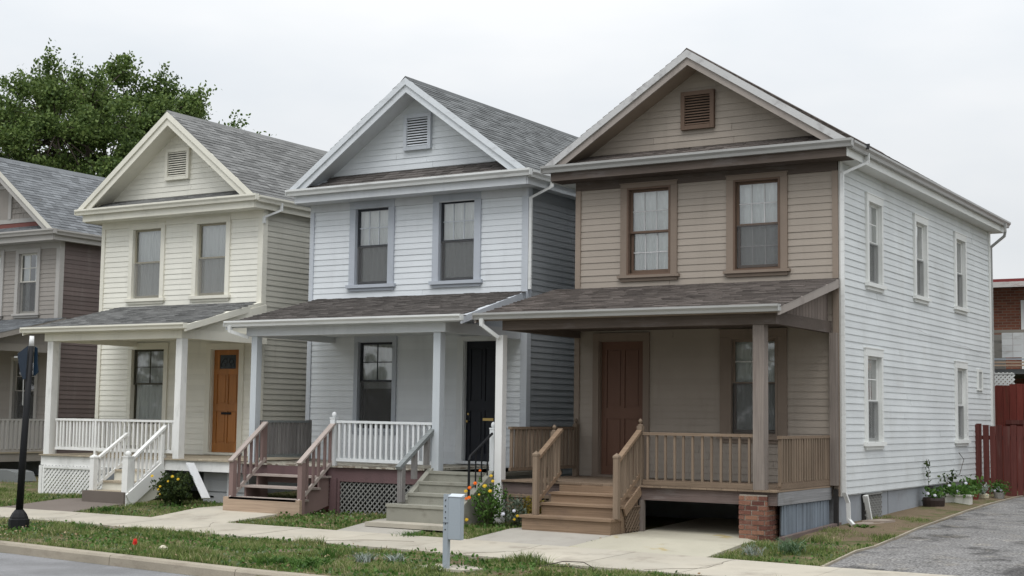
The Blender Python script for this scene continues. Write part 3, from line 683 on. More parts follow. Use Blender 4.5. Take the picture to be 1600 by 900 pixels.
    b = MB(); b.prism([(ys+.04,pz-.07),(ye+.3,pe+.0),(ye+.3,2.86),(ys+.04,2.86)], 'x', px1-.10, px1-.075); inf = b.build('porch_end_panel', h['m_infill'], H)
    if h.get('infill_boards'):
        yy = Y0-.14
        while yy > yp+.1:
            zt = pe+(yy-ye)*slp-.08; pbox('panel_board', h['m_infill2'], inf, px1-.074,px1-.055,yy-.135,yy-.004,2.86,zt-.03); yy -= .14
    # beams
    b = MB(); b.box(px0,px1,yp-.06,yp+.08,2.68,2.87); b.box(px0,px0+.12,yp+.08,Y0-.03,2.68,2.87); b.box(px1-.12,px1,yp+.08,Y0-.045,2.68,2.87); b.build('porch_beam', mb, H)
    b = MB(); b.box(px0+.12,px1-.12,yp+.08,Y0-.03,2.80,2.83); b.build('porch_ceiling', h['m_ceil'], H)
    b = MB(); b.box(gx0+.05,gx1-.04,ye+.0,ye+.025,2.84,2.95); b.box(gx0+.05,gx1-.04,ye+.025,yp-.06,2.845,2.865); b.build('porch_fascia', h['m_pfascia'], H)
    b = MB(); b.prism([(ye-u, 2.965+v) for u,v in gutter_poly(.11,.11)], 'x', gx0,gx1+.0); b.box(gx0-.004,gx0+.004,ye-.11,ye,2.86,2.963); b.box(gx1-.004,gx1+.004,ye-.11,ye,2.86,2.963); b.build('porch_gutter', h['m_gut'], H)
    # deck
    dz = h['dz']; b = MB(); b.box(h['dx0']+.02,h['dx1']-.02,yp+.02,yp+.06,dz-.23,dz-.032); b.box(h['dx0']+.02,h['dx0']+.06,yp+.06,Y0-.045,dz-.23,dz-.032); b.box(h['dx1']-.06,h['dx1']-.02,yp+.06,Y0-.045,dz-.23,dz-.032)
    dk = b.build('porch_deck_frame', h['m_dfascia'], H); x = h['dx0']
    while x < h['dx1']-.03:
        w = min(.13, h['dx1']-x); pbox('deck_board', h['m_deck'], dk, x+.0015,x+w-.0015,yp-.03+random.uniform(-.006,.006),Y0-.045,dz-.030,dz+random.uniform(-.001,.001)); x += w
    # posts
    for (pa, pb, za, zb, m) in h['posts']:
        b = MB(); b.box(pa,pb,yp-.03,yp-.03+pb-pa,za,zb)
        b.build('porch_post', m, H)
    return H, F, SD, dk

# ------------------------------------------------------------------ colours of the four houses
BRASS = mat('brass', (.62,.45,.18), rough=.35, metal=1, bump=0); LEAD = mat('lead_came', (.03,.03,.03), rough=.6, bump=0)
BLKM = mat('black_iron', (.012,.0125,.014), rough=.6, bump=.1, spec=.2)
LATG = paint('greyed_lattice_paint', (.21,.21,.20), dirt_amt=.5)
GREYM = paint('grey_muntin_paint', (.52,.52,.52))
GUTW = paint('white_gutter_metal', (.66,.67,.66), rough=.42, dirt=(.32,.32,.31), dirt_amt=.6, dirt_scale=(1.5,1.5,9), spec=.4)
GUTG = paint('weathered_gutter_metal', (.36,.36,.35), rough=.45, dirt=(.22,.22,.21), dirt_amt=.7, dirt_scale=(1.2,1.2,12), spec=.4)
def roofm(n, c, v=.34): return mat(n, c, rough=.95, var=v, big=.12, speck=.3, speck_scale=130, bump=.6, bump_scale=150, spec=.12)
R_GREY = roofm('grey_shingle', (.170,.171,.168), .28); R_GREY2 = roofm('mid_grey_shingle', (.150,.156,.158), .27); R_TAUPE = roofm('blue_grey_shingle', (.16,.168,.176), .26)
R_BRN = roofm('brown_grey_shingle', (.118,.102,.093), .32); R_BRN2 = roofm('dark_brown_shingle', (.105,.095,.089), .30)

# ---------------- brown house
BR_S = paint('taupe_siding_paint', (.345,.300,.255), dirt_amt=.3); BR_T = paint('brown_trim_paint', (.26,.21,.17)); BR_C = paint('brown_casing_paint', (.225,.178,.142)); BR_I = paint('red_brown_sash_paint', (.135,.090,.065), dirt_amt=.2)
BR_W = wood('weathered_brown_wood', (.195,.145,.105), GX, dirt=(.12,.08,.06), dirt_amt=.5, dirt_scale=(3,3,3)); BR_WZ = wood('weathered_brown_post_wood', (.215,.185,.165), GZ, dirt=(.14,.11,.10), dirt_amt=.6, dirt_scale=(6,6,.8))
BR_ST = wood('stair_brown_paint_wood', (.235,.165,.112), GX, var=.08, dirt=(.14,.10,.08), dirt_amt=.5, dirt_scale=(2,2,4)); BR_BL = wood('brown_baluster_wood', (.20,.152,.112), GZ, var=.15)
BR_DK = wood('brown_deck_wood', (.22,.165,.12), GY); BR_BM = wood('dark_beam_wood', (.105,.085,.073), GX, grain_amt=.2, dirt=(.24,.22,.22), dirt_amt=.4, dirt_scale=(1.5,1.5,6)); 
BR_FS = wood('purple_brown_fascia_wood', (.15,.115,.105), GX, dirt=(.27,.25,.24), dirt_amt=.6, dirt_scale=(1.2,1.2,5)); BR_RK = paint('grey_brown_rake_paint', (.30,.265,.24), dirt=(.16,.13,.12), dirt_amt=.6)
BR_RK2 = paint('peeling_white_rake_paint', (.50,.50,.50), dirt=(.24,.23,.23), dirt_amt=.9, dirt_scale=(3,3,3))
BR_SIDE = paint('white_side_paint', (.63,.655,.66), dirt=(.45,.45,.42), dirt_amt=.35, dirt_scale=(1.3,1.3,1.1), var=.05, big=.07, bump=.5, bump_scale=30); BR_SW = paint('white_window_paint', (.70,.71,.69), dirt_amt=.2)
BR_DOOR = paint('red_brown_door_paint', (.155,.082,.056), rough=.45, dirt_amt=.2); FOUND_G = mat('grey_foundation_paint', (.30,.32,.345), rough=.85, big=.12, dirt=(.19,.18,.17), dirt_amt=.6, dirt_scale=(2,2,2), bump=.4, bump_scale=25)
BR_PANEL = wood('grey_panel_wood', (.20,.165,.145), GZ)
SKIRT = wood('blue_grey_skirt_wood', (.185,.215,.25), GZ, var=.12, dirt=(.09,.10,.11), dirt_amt=.5, dirt_scale=(9,9,1))
W6 = dict
def fwin(a0,a1,z0,z1,c=.12,ct=.12,cb=.10,**k): return dict(inn=None, **{'in':(a0,a1,z0,z1),'out':(a0-c,a1+c,z0-cb,z1+ct)}, **k)
four = [(.12,.46,.06,.42),(.54,.88,.06,.42),(.12,.46,.50,.94),(.54,.88,.50,.94)]
def sw(a0,a1,z0,z1,zm,**k): return dict([('in',(a0,a1,z0,z1)),('out',(a0-.12,a1+.10,z0-.10,z1+.13))], zm=zm, mc=BR_SW, ms=BR_SW, **k)
SIDEW = [sw(1.50,2.22,3.66,5.10,4.40,grid=(2,2),curt='sheer'), sw(4.42,5.14,3.66,5.10,4.40,curt='blind'), sw(7.40,8.12,3.66,5.10,4.40,curt='blind'),
         sw(1.36,2.14,.86,2.36,1.58,grid=(2,2),curt='sides'), sw(7.32,8.06,.86,2.36,1.58,curt='blind')]
brown = dict(name='frame_house', label='brown house with white clapboard side wall, rightmost of the row', x0=-5.03,x1=0.0,y0=0.0,L=10.4,
  m_siding=BR_S,m_trim=BR_T,m_side=BR_SIDE,m_roof=R_BRN,m_porch_roof=R_BRN,exp=.118,exp_s=.117,side_corner=BR_SW,side_wins=SIDEW,m_found=FOUND_G,m_case=BR_C,m_sash=BR_I,
  wins=[fwin(-3.96,-3.09,3.80,5.40,.13,.07,.08,zm=4.59,mi=BR_I,ms=BR_C,grid=(3,2),gl=(3,2),gm=GREYM,curt='sheer',screen=False),
        fwin(-1.88,-1.02,3.80,5.39,.13,.07,.08,zm=4.60,mi=BR_I,ms=BR_C,grid=(3,2),gl=(3,2),gm=GREYM,curt='sheer',screen=True),
        fwin(-1.96,-1.08,.95,2.64,.17,.12,.10,zm=1.85,mi=BR_C,ms=BR_I,grid=(2,2),gm=GUTW,curt='sheer')],
  door=dict([('in',(-4.52,-3.62,.20,2.62)),('out',(-4.64,-3.50,.16,2.76))],mc=BR_C,md=BR_DOOR,panels=four,knob=None),
  xc=-2.56,zp=7.70,xl=-5.45,xr=.33,vent=(-2.80,-2.31,6.44,6.98),m_vent=BR_I,m_louv=BR_I,m_soffit=BR_T,rk=.225,m_rake=BR_RK,m_rake2=BR_RK2,m_fascia=BR_BM,m_side_fascia=BR_SW,m_gut=GUTG,
  px0=-5.03,px1=-.12,gx0=-5.47,gx1=.02,m_beam=BR_BM,m_soffit2=BR_T,m_barge=BR_RK,m_infill=BR_PANEL,m_infill2=BR_PANEL,infill_boards=True,m_ceil=BR_BM,m_pfascia=BR_T,
  dz=.16,dx0=-5.05,dx1=-.13,m_dfascia=BR_FS,m_deck=BR_DK,posts=[(-.51,-.33,.161,2.679,BR_WZ)])
H, F, SD, dk = build_house(brown)
yp = -2.5
SD2 = Face('side', -.10)
railing(H, (-2.39,yp+.02,1.0), (-.51,yp+.02,1.0), 0, .78, 12, BR_W, BR_BL, bw=.034)['label'] = 'front porch railing right of the steps'
b = MB(); b.box(-2.39,-.52,yp-.01,yp+.015,.165,.245); b.build('toe_board', BR_W, H)
railing(H, (-.16,yp+.16,.98), (-.16,-.05,.98), 0, .74, 21, BR_W, BR_BL, bw=.06)['label'] = 'close-set porch railing on the white wall side'
b = MB(); b.box(-.19,-.13,yp+.17,-.05,.165,.24); b.build('toe_board', BR_W, H)
railing(H, (-4.95,yp+.1,1.05), (-4.95,-.12,1.05), 0, .72, 17, BR_W, BR_BL, bw=.05)['label'] = 'porch railing beside the blue house'
newel(H, -4.95, -.10, .161, 1.09, BR_BL, .09, 'finial'); newel(H, -2.45, yp+.03, .161, 1.10, BR_BL, .09, 'finial')
newel(H, -4.02, yp+.0, .161, .98, BR_BL, .09, 'finial')
st = stairs(H, -3.90, -2.46, [(-3.10,-.15),(-2.80,.01)], .16, BR_ST, BR_ST, gl=G(-3,-3.3)-.02)
# wide bottom step
b = MB(); b.box(-4.07,-2.48,-3.42,-3.08,G(-3,-3.4)-.03,-.375); b.build('bottom_step_box', BR_ST, st)
b = MB(); b.box(-4.10,-2.45,-3.46,-3.085,-.374,-.335); b.build('tread', BR_ST, st)
pbox('riser', BR_ST, st, -3.9,-2.46,-2.525,-2.505,.01,.128)
for x in (-3.90, -2.45):
    newel(H, x, -3.28, -.334, .60, BR_BL, .085, 'pyramid')
    railing(H, (x,-3.26,.58), (x,-2.50,1.04), 0, .72, 7, BR_ST, BR_BL, bw=.036, name='stair_railing', tw=.09)
lattice('lattice_panel', H, Face('side', -2.44), -2.98,-2.50,-.56,-.16, BR_W, frame=False)
pbar('stair_skirt_board', BR_ST, H, (-2.43,-3.05,-.24), (-2.43,-2.50,.08), .03, .14)
lattice('lattice_panel', H, Face('front', yp), -4.92,-4.05,G(-4.5,yp)-.02,-.07, BR_W)
b = MB(); b.box(-2.45,-2.38,yp+.0,yp+.08,G(-2.4,yp)-.03,-.07); b.build('deck_post', BR_WZ, H)
# brick pier, brick by brick
BRICK = mat('red_brick', (.205,.098,.072), rough=.95, var=.42, big=.12, hue=.012, speck=.22, speck_scale=60, dirt=(.33,.27,.22), dirt_amt=.35, dirt_scale=(9,9,9), bump=.8, bump_scale=70, spec=.1)
MORT = mat('mortar', (.36,.32,.27), rough=.98, big=.1, speck=.25, speck_scale=80, bump=.8, bump_scale=60, spec=.1)
p0,p1,q0,q1 = -.75,-.28,yp-.02,-1.75; zb = -.66; b = MB(); b.box(p0+.012,p1-.012,q0+.012,q1-.01,zb,.085); pier = b.build('brick_pier', MORT, H)
zc = zb; r = 0
while zc < .06:
    hh = .062
    x = p0; off = .0 if r % 2 == 0 else -.105
    x = p0+off
    while x < p1-.02:
        a, c = max(x, p0), min(x+.205, p1)
        if c-a > .04: piece('brick', BRICK, pier, ((a+c)/2+random.uniform(-.002,.002), q0+.05+random.uniform(-.006,.006), zc+hh/2), (c-a-.010,.10,hh-.002), Matrix.Rotation(random.uniform(-.012,.012),4,'Y'))
        x += .212
    y = q0+.105 if r % 2 == 0 else q0+.0
    y = y if r % 2 == 0 else q0+.105+.1
    if r % 2: piece('brick', BRICK, pier, (p1-.05+random.uniform(-.004,.004), q0+.152, zc+hh/2), (.10,.09,hh-.002))
    while y < q1-.03:
        c = min(y+.205, q1)
        piece('brick', BRICK, pier, (p1-.05+random.uniform(-.006,.006), (y+c)/2, zc+hh/2), (.10,c-y-.010,hh-.002), Matrix.Rotation(random.uniform(-.012,.012),4,'X'))
        y += .212
    zc += .0735; r += 1
# side beam, vertical skirt boards, ground plank
b = MB(); b.box(-.19,-.13,-2.44,-.05,-.07,.125); b.build('side_beam', mat('grey_beam_paint', (.24,.24,.245), var=.05, grain=GY, grain_amt=.25, dirt=(.14,.13,.12), dirt_amt=.6, dirt_scale=(3,3,3), bump=.4), H)
y = -2.22; b = MB(); b.box(-.21,-.19,-2.22,-.08,-.62,-.075); sk = b.build('skirt_backing', DARK, H)
while y < -.10:
    wd = random.uniform(.045,.085); pbox('skirt_board', SKIRT, sk, -.189,-.160+random.uniform(-.004,.006),y+.003,y+wd-.003,-.56+random.uniform(-.03,.03),-.072+random.uniform(-.01,0)); y += wd
b = MB(); b.bar((-.11,-2.4,-.60),(-.06,.1,-.51),.08,.12); b.build('ground_plank', BR_FS, H)
# corner post between porch and white wall
b = MB(); b.box(-.13,-.01,-.14,-.042,.16,2.68); b.build('porch_post', BR_WZ, H)
# foundation trim of the white wall
lat = lattice('lattice_panel', H, Face('side', .0), 1.25,2.15,G(0,2)-.05,-.03, LATG, step=.085, sw=.022, frame=False, d=.02, label='white lattice over the crawl space opening')
b = MB(); b.box(-.045,.004,1.22,2.18,-.55,-.035); b.build('crawl_space_shade', DARK, lat)  # solid near-black block, shade behind the lattice put into its colour
pbar('lattice_trim', BR_SW, lat, (.03,1.20,-.05), (.05,1.36,-.47), .05, .09, up=(1,0,0))
b = MB(); b.box(-.09,-.02,-.10,-.03,-.55,.10); b.build('corner_gap_shade', DARK, H)  # dark block, the shade of the corner hollow given as colour
b = MB(); b.box(-.05,.004,5.25,5.55,-.12,-.03); b.build('foundation_vent', DARK, H)
for yy in (2.72,):
    b = MB(); b.box(-.0505,-.046,yy,yy+.012,-.5,-.02); b.build('foundation_joint', DARK, H)
# small framed opening high on the side wall
b = MB(); Face('side',0).box(b, 9.05,9.12,0,.05,1.93,2.40); Face('side',0).box(b, 9.42,9.49,0,.05,1.93,2.40); Face('side',0).box(b, 9.12,9.42,0,.05,2.34,2.40); Face('side',0).box(b, 9.12,9.42,0,.055,1.93,1.97)
v = b.build('small_window', BR_SW, H); b = MB(); b.box(.027,.032,9.12,9.42,1.97,2.34); b.build('pane', mat('frosted_pane', (.42,.43,.42), bump=.1), v)
# sagging wire along the boards
WIRE = mat('grey_wire', (.40,.40,.40), bump=0); b = MB(); pts = [(.045, 3.6+.7*i*.9, 2.98-.115*i+ .03*math.sin(i*1.7)) for i in range(0,8)]; pts = [(.05, 3.7+i*.62, 3.02+.02*math.sin(i*2)-.028*i) for i in range(10)]
b.tube(pts, .0035, 5); b.build('wall_wire', WIRE, H)
# downspouts
downspout(H, [(.37,.42,5.74),(.37,.42,5.60),(.075,-.03,5.36),(.075,-.03,.05),(.11,.05,-.12),(.12,.05,-.40),(.2,.02,-.47)], GUTW)
downspout(H, [(.40,10.3,5.75),(.40,10.3,5.58),(.36,10.38,5.48),(.04,10.46,5.25),(.04,10.46,.0)], GUTG, .05, .05)
b = MB(); b.bar((.40,.18,5.78),(.40,.22,5.87),.15,.02,up=(0,1,0)); b.build('gutter_strap', BLKM, H)
# white post with elbow at the left end of the porch
WPOST = paint('white_post_paint', (.72,.72,.71), dirt_amt=.25)
b = MB(); b.box(-5.165,-5.025,yp-.04,yp+.10,G(-5,yp)-.02,2.60); b.build('porch_post', WPOST, H)['label'] = 'bright white post at the left end of the brown porch'
downspout(H, [(-5.30,yp-.29,2.86),(-5.30,yp-.28,2.76),(-5.10,yp-.08,2.56)], GUTW, .07, .06)

# ---------------- blue house
BL_S = paint('pale_blue_siding_paint', (.66,.69,.715), dirt_amt=.22); BL_T = paint('blue_grey_trim_paint', (.50,.53,.57)); BL_C = paint('blue_grey_casing_paint', (.42,.45,.495))
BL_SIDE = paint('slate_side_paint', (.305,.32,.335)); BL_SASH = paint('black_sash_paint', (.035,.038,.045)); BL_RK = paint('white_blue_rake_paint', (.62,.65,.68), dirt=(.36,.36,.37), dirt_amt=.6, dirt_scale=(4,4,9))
BL_WH = paint('white_porch_paint', (.66,.68,.69), dirt_amt=.35); BL_POST = paint('pale_blue_post_paint', (.51,.545,.575), dirt_amt=.3); BL_SOF = paint('blue_soffit_paint', (.56,.58,.60))
MAROON = paint('maroon_fascia_paint', (.125,.078,.080), dirt=(.07,.05,.05), dirt_amt=.5); ROSE = paint('faded_rose_stair_paint', (.215,.150,.138), dirt=(.17,.12,.115), dirt_amt=.6, dirt_scale=(4,4,4))
ROSE_R = paint('worn_pink_rail_paint', (.37,.315,.285), dirt=(.25,.19,.17), dirt_amt=.7, dirt_scale=(6,6,6)); PEEL = mat('peeling_cream_deck_paint', (.42,.40,.34), var=.15, col2=(.20,.165,.13), col2_scale=9, col2_lo=.5, col2_hi=.56, bump=.5)
GREYW = wood('grey_weathered_rail_wood', (.20,.215,.215), GX); GREYWZ = wood('grey_weathered_baluster', (.205,.195,.19), GZ); TAN_STEP = wood('tan_step_wood', (.36,.27,.20), GX, var=.06)
STEPC = mat('grey_step_concrete', (.27,.265,.225), rough=.92, big=.12, speck=.12, speck_scale=120, dirt=(.14,.125,.10), dirt_amt=.7, dirt_scale=(2.5,2.5,5), bump=.4, bump_scale=70)
BL_DOOR = paint('black_door_paint', (.014,.016,.022), rough=.35, dirt_amt=0)
GSIDE = [('in',(3.0,3.8,3.7,5.1)),('out',(2.88,3.92,3.6,5.22))]
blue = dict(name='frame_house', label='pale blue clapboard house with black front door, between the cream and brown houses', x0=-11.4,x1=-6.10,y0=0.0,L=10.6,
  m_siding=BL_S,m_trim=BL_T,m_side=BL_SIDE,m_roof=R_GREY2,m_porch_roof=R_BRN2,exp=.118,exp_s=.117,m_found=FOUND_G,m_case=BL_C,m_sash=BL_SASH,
  wins=[fwin(-10.20,-9.37,3.86,5.42,.15,.13,.10,zm=4.65,curt='sheer',grid=(3,2),gm=BL_T), fwin(-8.12,-7.29,3.86,5.44,.15,.13,.10,zm=4.65,curt='sheer',grid=(3,2),gm=BL_T),
        fwin(-10.06,-9.20,.95,2.68,.10,.12,.10,zm=1.90,curt='upper',grid=(2,2),mi=BL_SASH)],
  door=dict([('in',(-7.49,-6.66,.36,2.68)),('out',(-7.64,-6.52,.30,2.76))],mc=BL_WH,md=BL_DOOR,panels=four,slot=(-7.08,-6.84,1.16),slotm=BRASS,knob=(-7.42,1.12)),
  xc=-8.67,zp=7.90,xl=-11.62,xr=-5.83,vent=(-8.93,-8.42,6.60,7.18),m_vent=BL_T,m_louv=BL_RK,m_soffit=BL_SOF,rk=.235,m_rake=BL_RK,m_rake2=BL_RK,m_fascia=BL_SOF,m_gut=GUTW,
  px0=-10.80,px1=-6.20,gx0=-11.15,gx1=-5.72,gxw=-6.08,m_beam=BL_SOF,m_soffit2=BL_SOF,m_barge=BL_T,m_infill=BL_T,m_ceil=BL_SOF,m_pfascia=BL_SOF,
  pt=6.14,dz=.29,dx0=-10.9,dx1=-6.62,m_dfascia=MAROON,m_deck=PEEL,posts=[(-10.69,-10.55,.29,2.679,BL_POST),(-6.47,-6.32,.26,2.679,BL_POST)])
H, F, SD, dk = build_house(blue)
railing(H, (-8.60,yp+.02,1.11), (-6.48,yp+.02,1.10), 0, .71, 18, BL_WH, BL_WH, bw=.042)
railing(H, (-10.60,yp+.16,1.09), (-10.60,-.9,1.09), 0, .68, 13, GREYW, GREYWZ, bw=.055); newel(H, -10.60, -.88, .291, 1.10, GREYWZ, .08, 'none')
newel(H, -8.68, yp+.02, .291, 1.14, BL_WH, .105, 'ball'); newel(H, -10.36, yp+.02, .291, 1.06, ROSE, .09, 'none')
glb = G(-9.5,-3.4)-.03
st = stairs(H, -10.26, -8.74, [(-3.44,-.30),(-3.12,-.10),(-2.80,.10)], .29, ROSE_R, ROSE, riser=False, gl=glb)
pbox('riser', TAN_STEP, st, -10.26,-8.74,-3.42,-3.40,glb,-.336)
pbox('riser', MAROON, st, -10.2,-8.8,-2.55,-2.53,.06,.255)
b = MB(); b.box(-10.42,-8.62,-3.47,-3.40,glb-.02,-.30); b.build('bottom_step_box', TAN_STEP, st)
for x in (-10.30, -8.68):
    newel(H, x, -3.36, glb-.0 if x > -9 else -.30, .36, ROSE, .10, 'none')
    railing(H, (x,-3.44,.36), (x,-2.50,1.07), 0, .70, 6, ROSE_R, ROSE, bw=.042, name='stair_railing', tw=.11, th=.035)
lattice('lattice_panel', H, Face('front', yp), -8.56,-6.66,G(-8,yp)-.03,.06, LATG, step=.105, sw=.024, fm=MAROON, d=-.03)
b = MB(); b.box(-8.72,-8.57,yp-.02,yp+.08,G(-8.6,yp)-.02,.06); b.build('deck_post', MAROON, H)
# small brick wall behind the rose stair stringer
b = MB(); b.box(-9.3,-8.74,-2.33,-2.22,-.6,.04); pw = b.build('brick_pier', MORT, H); z = -.58; r = 0
BRICKD = mat('dark_brick', (.13,.055,.045), rough=.95, var=.3, bump=.6)
while z < 0:
    x = -9.3-(.1 if r % 2 else 0)
    while x < -8.76:
        a,c = max(x,-9.3), min(x+.2,-8.74)
        if c-a > .03: piece('brick', BRICKD, pw, ((a+c)/2,-2.34,z+.03), (c-a-.01,.06,.06))
        x += .21
    z += .0735; r += 1
# concrete steps in front of the black door
glc = G(-6,-3.5)-.03; T = [(-3.60,-.265),(-3.28,-.085),(-2.96,.095),(-2.66,.265)]
b = MB(); b.box(-6.62,-5.30,T[0][0],T[1][0]+.1,glc,T[0][1]); cs = b.build('concrete_steps', STEPC, H)
for i in range(1,4):
    b = MB(); b.box(-6.42,-5.32,T[i][0],(T[i+1][0] if i < 3 else -.05)+.02,glc,T[i][1]-.001*i); b.build('concrete_step', STEPC, cs)
for i in range(4):
    b = MB(); b.box(-6.63 if i == 0 else -6.42,-5.31,T[i][0]-.018,T[i][0]+.12,T[i][1]-.045,T[i][1]+.004); b.build('step_nosing', STEPC, cs)
poly = [(-3.45,glc),(-3.45,-.20),(-2.50,.33),(-2.35,.33),(-2.35,glc)]
b = MB(); b.prism([(-3.30,-.26),(-3.30,-.20),(-2.55,.31),(-2.35,.31),(-2.35,-.26)], 'x', -6.52,-6.421); b.build('step_cheek', STEPC, cs)
b = MB(); b.prism([(-3.55,glc),(-3.40,-.24),(-2.50,.30),(-2.35,.30),(-2.35,glc)], 'x', -5.315,-5.20); b.build('step_cheek', STEPC, cs)
b = MB(); b.box(-7.6,-5.25,-2.45,-.05,.20,.262); b.build('door_landing', STEPC, cs)
b = MB(); b.box(-6.75,-5.15,-4.02,-3.60,glc,glc+.07); b.build('foot_slab', CONC, cs)
# grey wooden hand rail on the left of the concrete steps
newel(H, -6.47, -3.40, -.24, .37, GREYWZ, .10, 'none')
b = MB(); b.bar((-6.47,-3.50,.33),(-6.47,-2.42,1.02),.10,.06); hr = b.build('stair_railing', GREYW, H)
for yy in (-3.02,-2.66):
    z = .33+(yy+3.5)*.639; pbox('baluster', GREYWZ, hr, -6.52,-6.44,yy-.04,yy+.04,z-.50,z-.02)
# iron railing on the right
b = MB(); b.tube([(-5.24,-3.20,-.35),(-5.24,-3.20,.50),(-5.24,-3.16,.56),(-5.24,-2.50,.93)], .022, 8); ir = b.build('iron_railing', BLKM, H)
b = MB(); b.tube([(-5.24,-3.20,-.62),(-5.24,-3.20,-.34)], .024, 8); b.build('iron_post', BLKM, ir)
for k, yy in enumerate((-3.0,-2.82,-2.64)):
    z = .52+(yy+3.16)*.56; b = MB(); b.tube([(-5.24,yy,z-.58),(-5.24,yy,z+.06)], .013, 6); b.build('iron_baluster', BLKM, ir)
newel(H, -5.27, -2.42, .30, 1.0, BL_WH, .09, 'ball')
downspout(H, [(-5.75,.30,5.74),(-5.75,.30,5.62),(-6.02,-.02,5.38),(-6.02,-.02,3.64)], GUTW)
downspout(H, [(-11.02,yp-.29,2.86),(-11.02,yp-.28,2.77),(-10.74,yp-.08,2.66)], GUTW, .07, .06)

# ---------------- cream house
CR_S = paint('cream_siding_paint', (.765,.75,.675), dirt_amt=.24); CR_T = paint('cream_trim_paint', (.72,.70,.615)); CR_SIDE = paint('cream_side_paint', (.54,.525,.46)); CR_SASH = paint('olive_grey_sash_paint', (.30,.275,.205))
CR_DS = paint('dark_olive_sash_paint', (.060,.057,.040)); CR_WH = paint('white_railing_paint', (.74,.74,.72), dirt=(.42,.42,.40), dirt_amt=.5, dirt_scale=(5,5,2)); ORANGE = wood('orange_oak_door', (.36,.145,.038), GZ, rough=.4, grain_amt=.15, bump=.1, spec=.4)
CR_DK = wood('grey_tan_deck_wood', (.36,.31,.235), GY); CR_GL = mat('dark_leaded_glass', (.02,.026,.03), rough=.12, spec=.6, bump=.3, bump_scale=20)
cream = dict(name='frame_house', label='cream clapboard house with orange oak front door, left of the pale blue house', x0=-17.65,x1=-12.74,y0=0.0,L=10.6,
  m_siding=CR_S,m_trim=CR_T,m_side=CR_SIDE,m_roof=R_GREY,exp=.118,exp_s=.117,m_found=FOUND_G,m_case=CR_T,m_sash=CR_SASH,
  wins=[fwin(-16.62,-15.74,3.78,5.36,.12,.12,.10,zm=4.60,curt='net',screen=SCREEN2), fwin(-14.63,-13.77,3.78,5.38,.12,.12,.10,zm=4.62,curt='net',screen=SCREEN2),
        fwin(-16.52,-15.52,.95,2.62,.12,.12,.10,zm=1.85,curt='net',grid=(2,2),ms=CR_DS,screen=False)],
  door=dict([('in',(-14.10,-13.28,.37,2.60)),('out',(-14.23,-13.15,.32,2.72))],mc=CR_T,md=ORANGE,panels=[(.13,.46,.09,.40),(.54,.87,.09,.40),(.13,.46,.47,.76),(.54,.87,.47,.76)],lite=(.2,.8,.81,.95),glass=CR_GL,slot=(-13.83,-13.55,1.21),slotm=BLKM),
  xc=-15.20,zp=7.88,xl=-17.98,xr=-12.58,vent=(-15.58,-15.00,6.50,7.06),m_vent=CR_T,m_louv=CR_T,m_soffit=CR_T,rk=.24,m_rake=CR_T,m_rake2=CR_T,m_fascia=CR_T,m_gut=CR_T,
  px0=-16.48,px1=-12.50,gx0=-16.95,gx1=-12.20,gxw=-12.66,m_beam=CR_T,m_soffit2=CR_T,m_barge=CR_T,m_infill=CR_T,m_ceil=CR_T,m_pfascia=CR_T,
  dz=.31,dx0=-16.55,dx1=-10.98,m_dfascia=CR_WH,m_deck=CR_DK,posts=[(-16.41,-16.24,.31,2.679,CR_WH),(-12.67,-12.51,.31,2.679,CR_WH)])
H, F, SD, dk = build_house(cream)
railing(H, (-16.13,yp+.05,1.06), (-14.95,yp+.05,1.06), 0, .62, 12, CR_WH, CR_WH, bw=.042)
railing(H, (-14.90,yp+.05,1.06), (-12.68,yp+.05,1.06), 0, .62, 18, CR_WH, CR_WH, bw=.036)
b = MB(); b.box(-14.95,-14.90,yp+.02,yp+.08,.311,1.06); b.build('railing_post', CR_WH, H)
railing(H, (-16.27,yp+.17,1.06), (-16.27,-.05,1.06), 0, .62, 16, CR_WH, CR_WH, bw=.036)
glw = G(-13.5,-3.4)-.03
st = stairs(H, -13.98, -12.92, [(-3.40,-.32),(-3.10,-.14),(-2.80,.07)], .31, CR_DK, CR_T, gl=glw)
b = MB(); b.box(-14.10,-12.95,-3.50,-3.38,glw-.02,-.325); b.build('bottom_step_box', PATH_D, st)
b = MB(); b.bar((-12.90,-3.42,-.48),(-12.90,-2.52,.12),.035,.26); b.build('stair_skirt_board', CR_WH, st)
newel(H, -12.99, -3.38, glw-.02, .34, CR_WH, .15, 'ball'); newel(H, -13.97, -3.34, -.32, .30, CR_WH, .11, 'pyramid')
railing(H, (-12.97,-3.30,.33), (-12.97,-2.42,.98), 0, .62, 8, CR_WH, CR_WH, bw=.034, name='stair_railing', tw=.09)
railing(H, (-13.95,-3.26,.32), (-13.95,-2.52,.80), 0, .55, 7, CR_WH, CR_WH, bw=.034, name='stair_railing', tw=.07)
newel(H, -12.93, -2.56, -.1, .78, CR_WH, .07, 'none')
lattice('lattice_panel', H, Face('front', yp), -16.42,-14.55,G(-15,yp)-.03,.07, CR_WH, step=.105, sw=.045)
b = MB(); b.box(-16.52,-16.43,yp-.03,yp+.08,G(-16,yp)-.02,.07); b.build('deck_post', CR_WH, H)
downspout(H, [(-12.52,.32,5.74),(-12.52,.32,5.60),(-12.70,-.02,5.42),(-12.70,-.02,5.3)], GUTW)

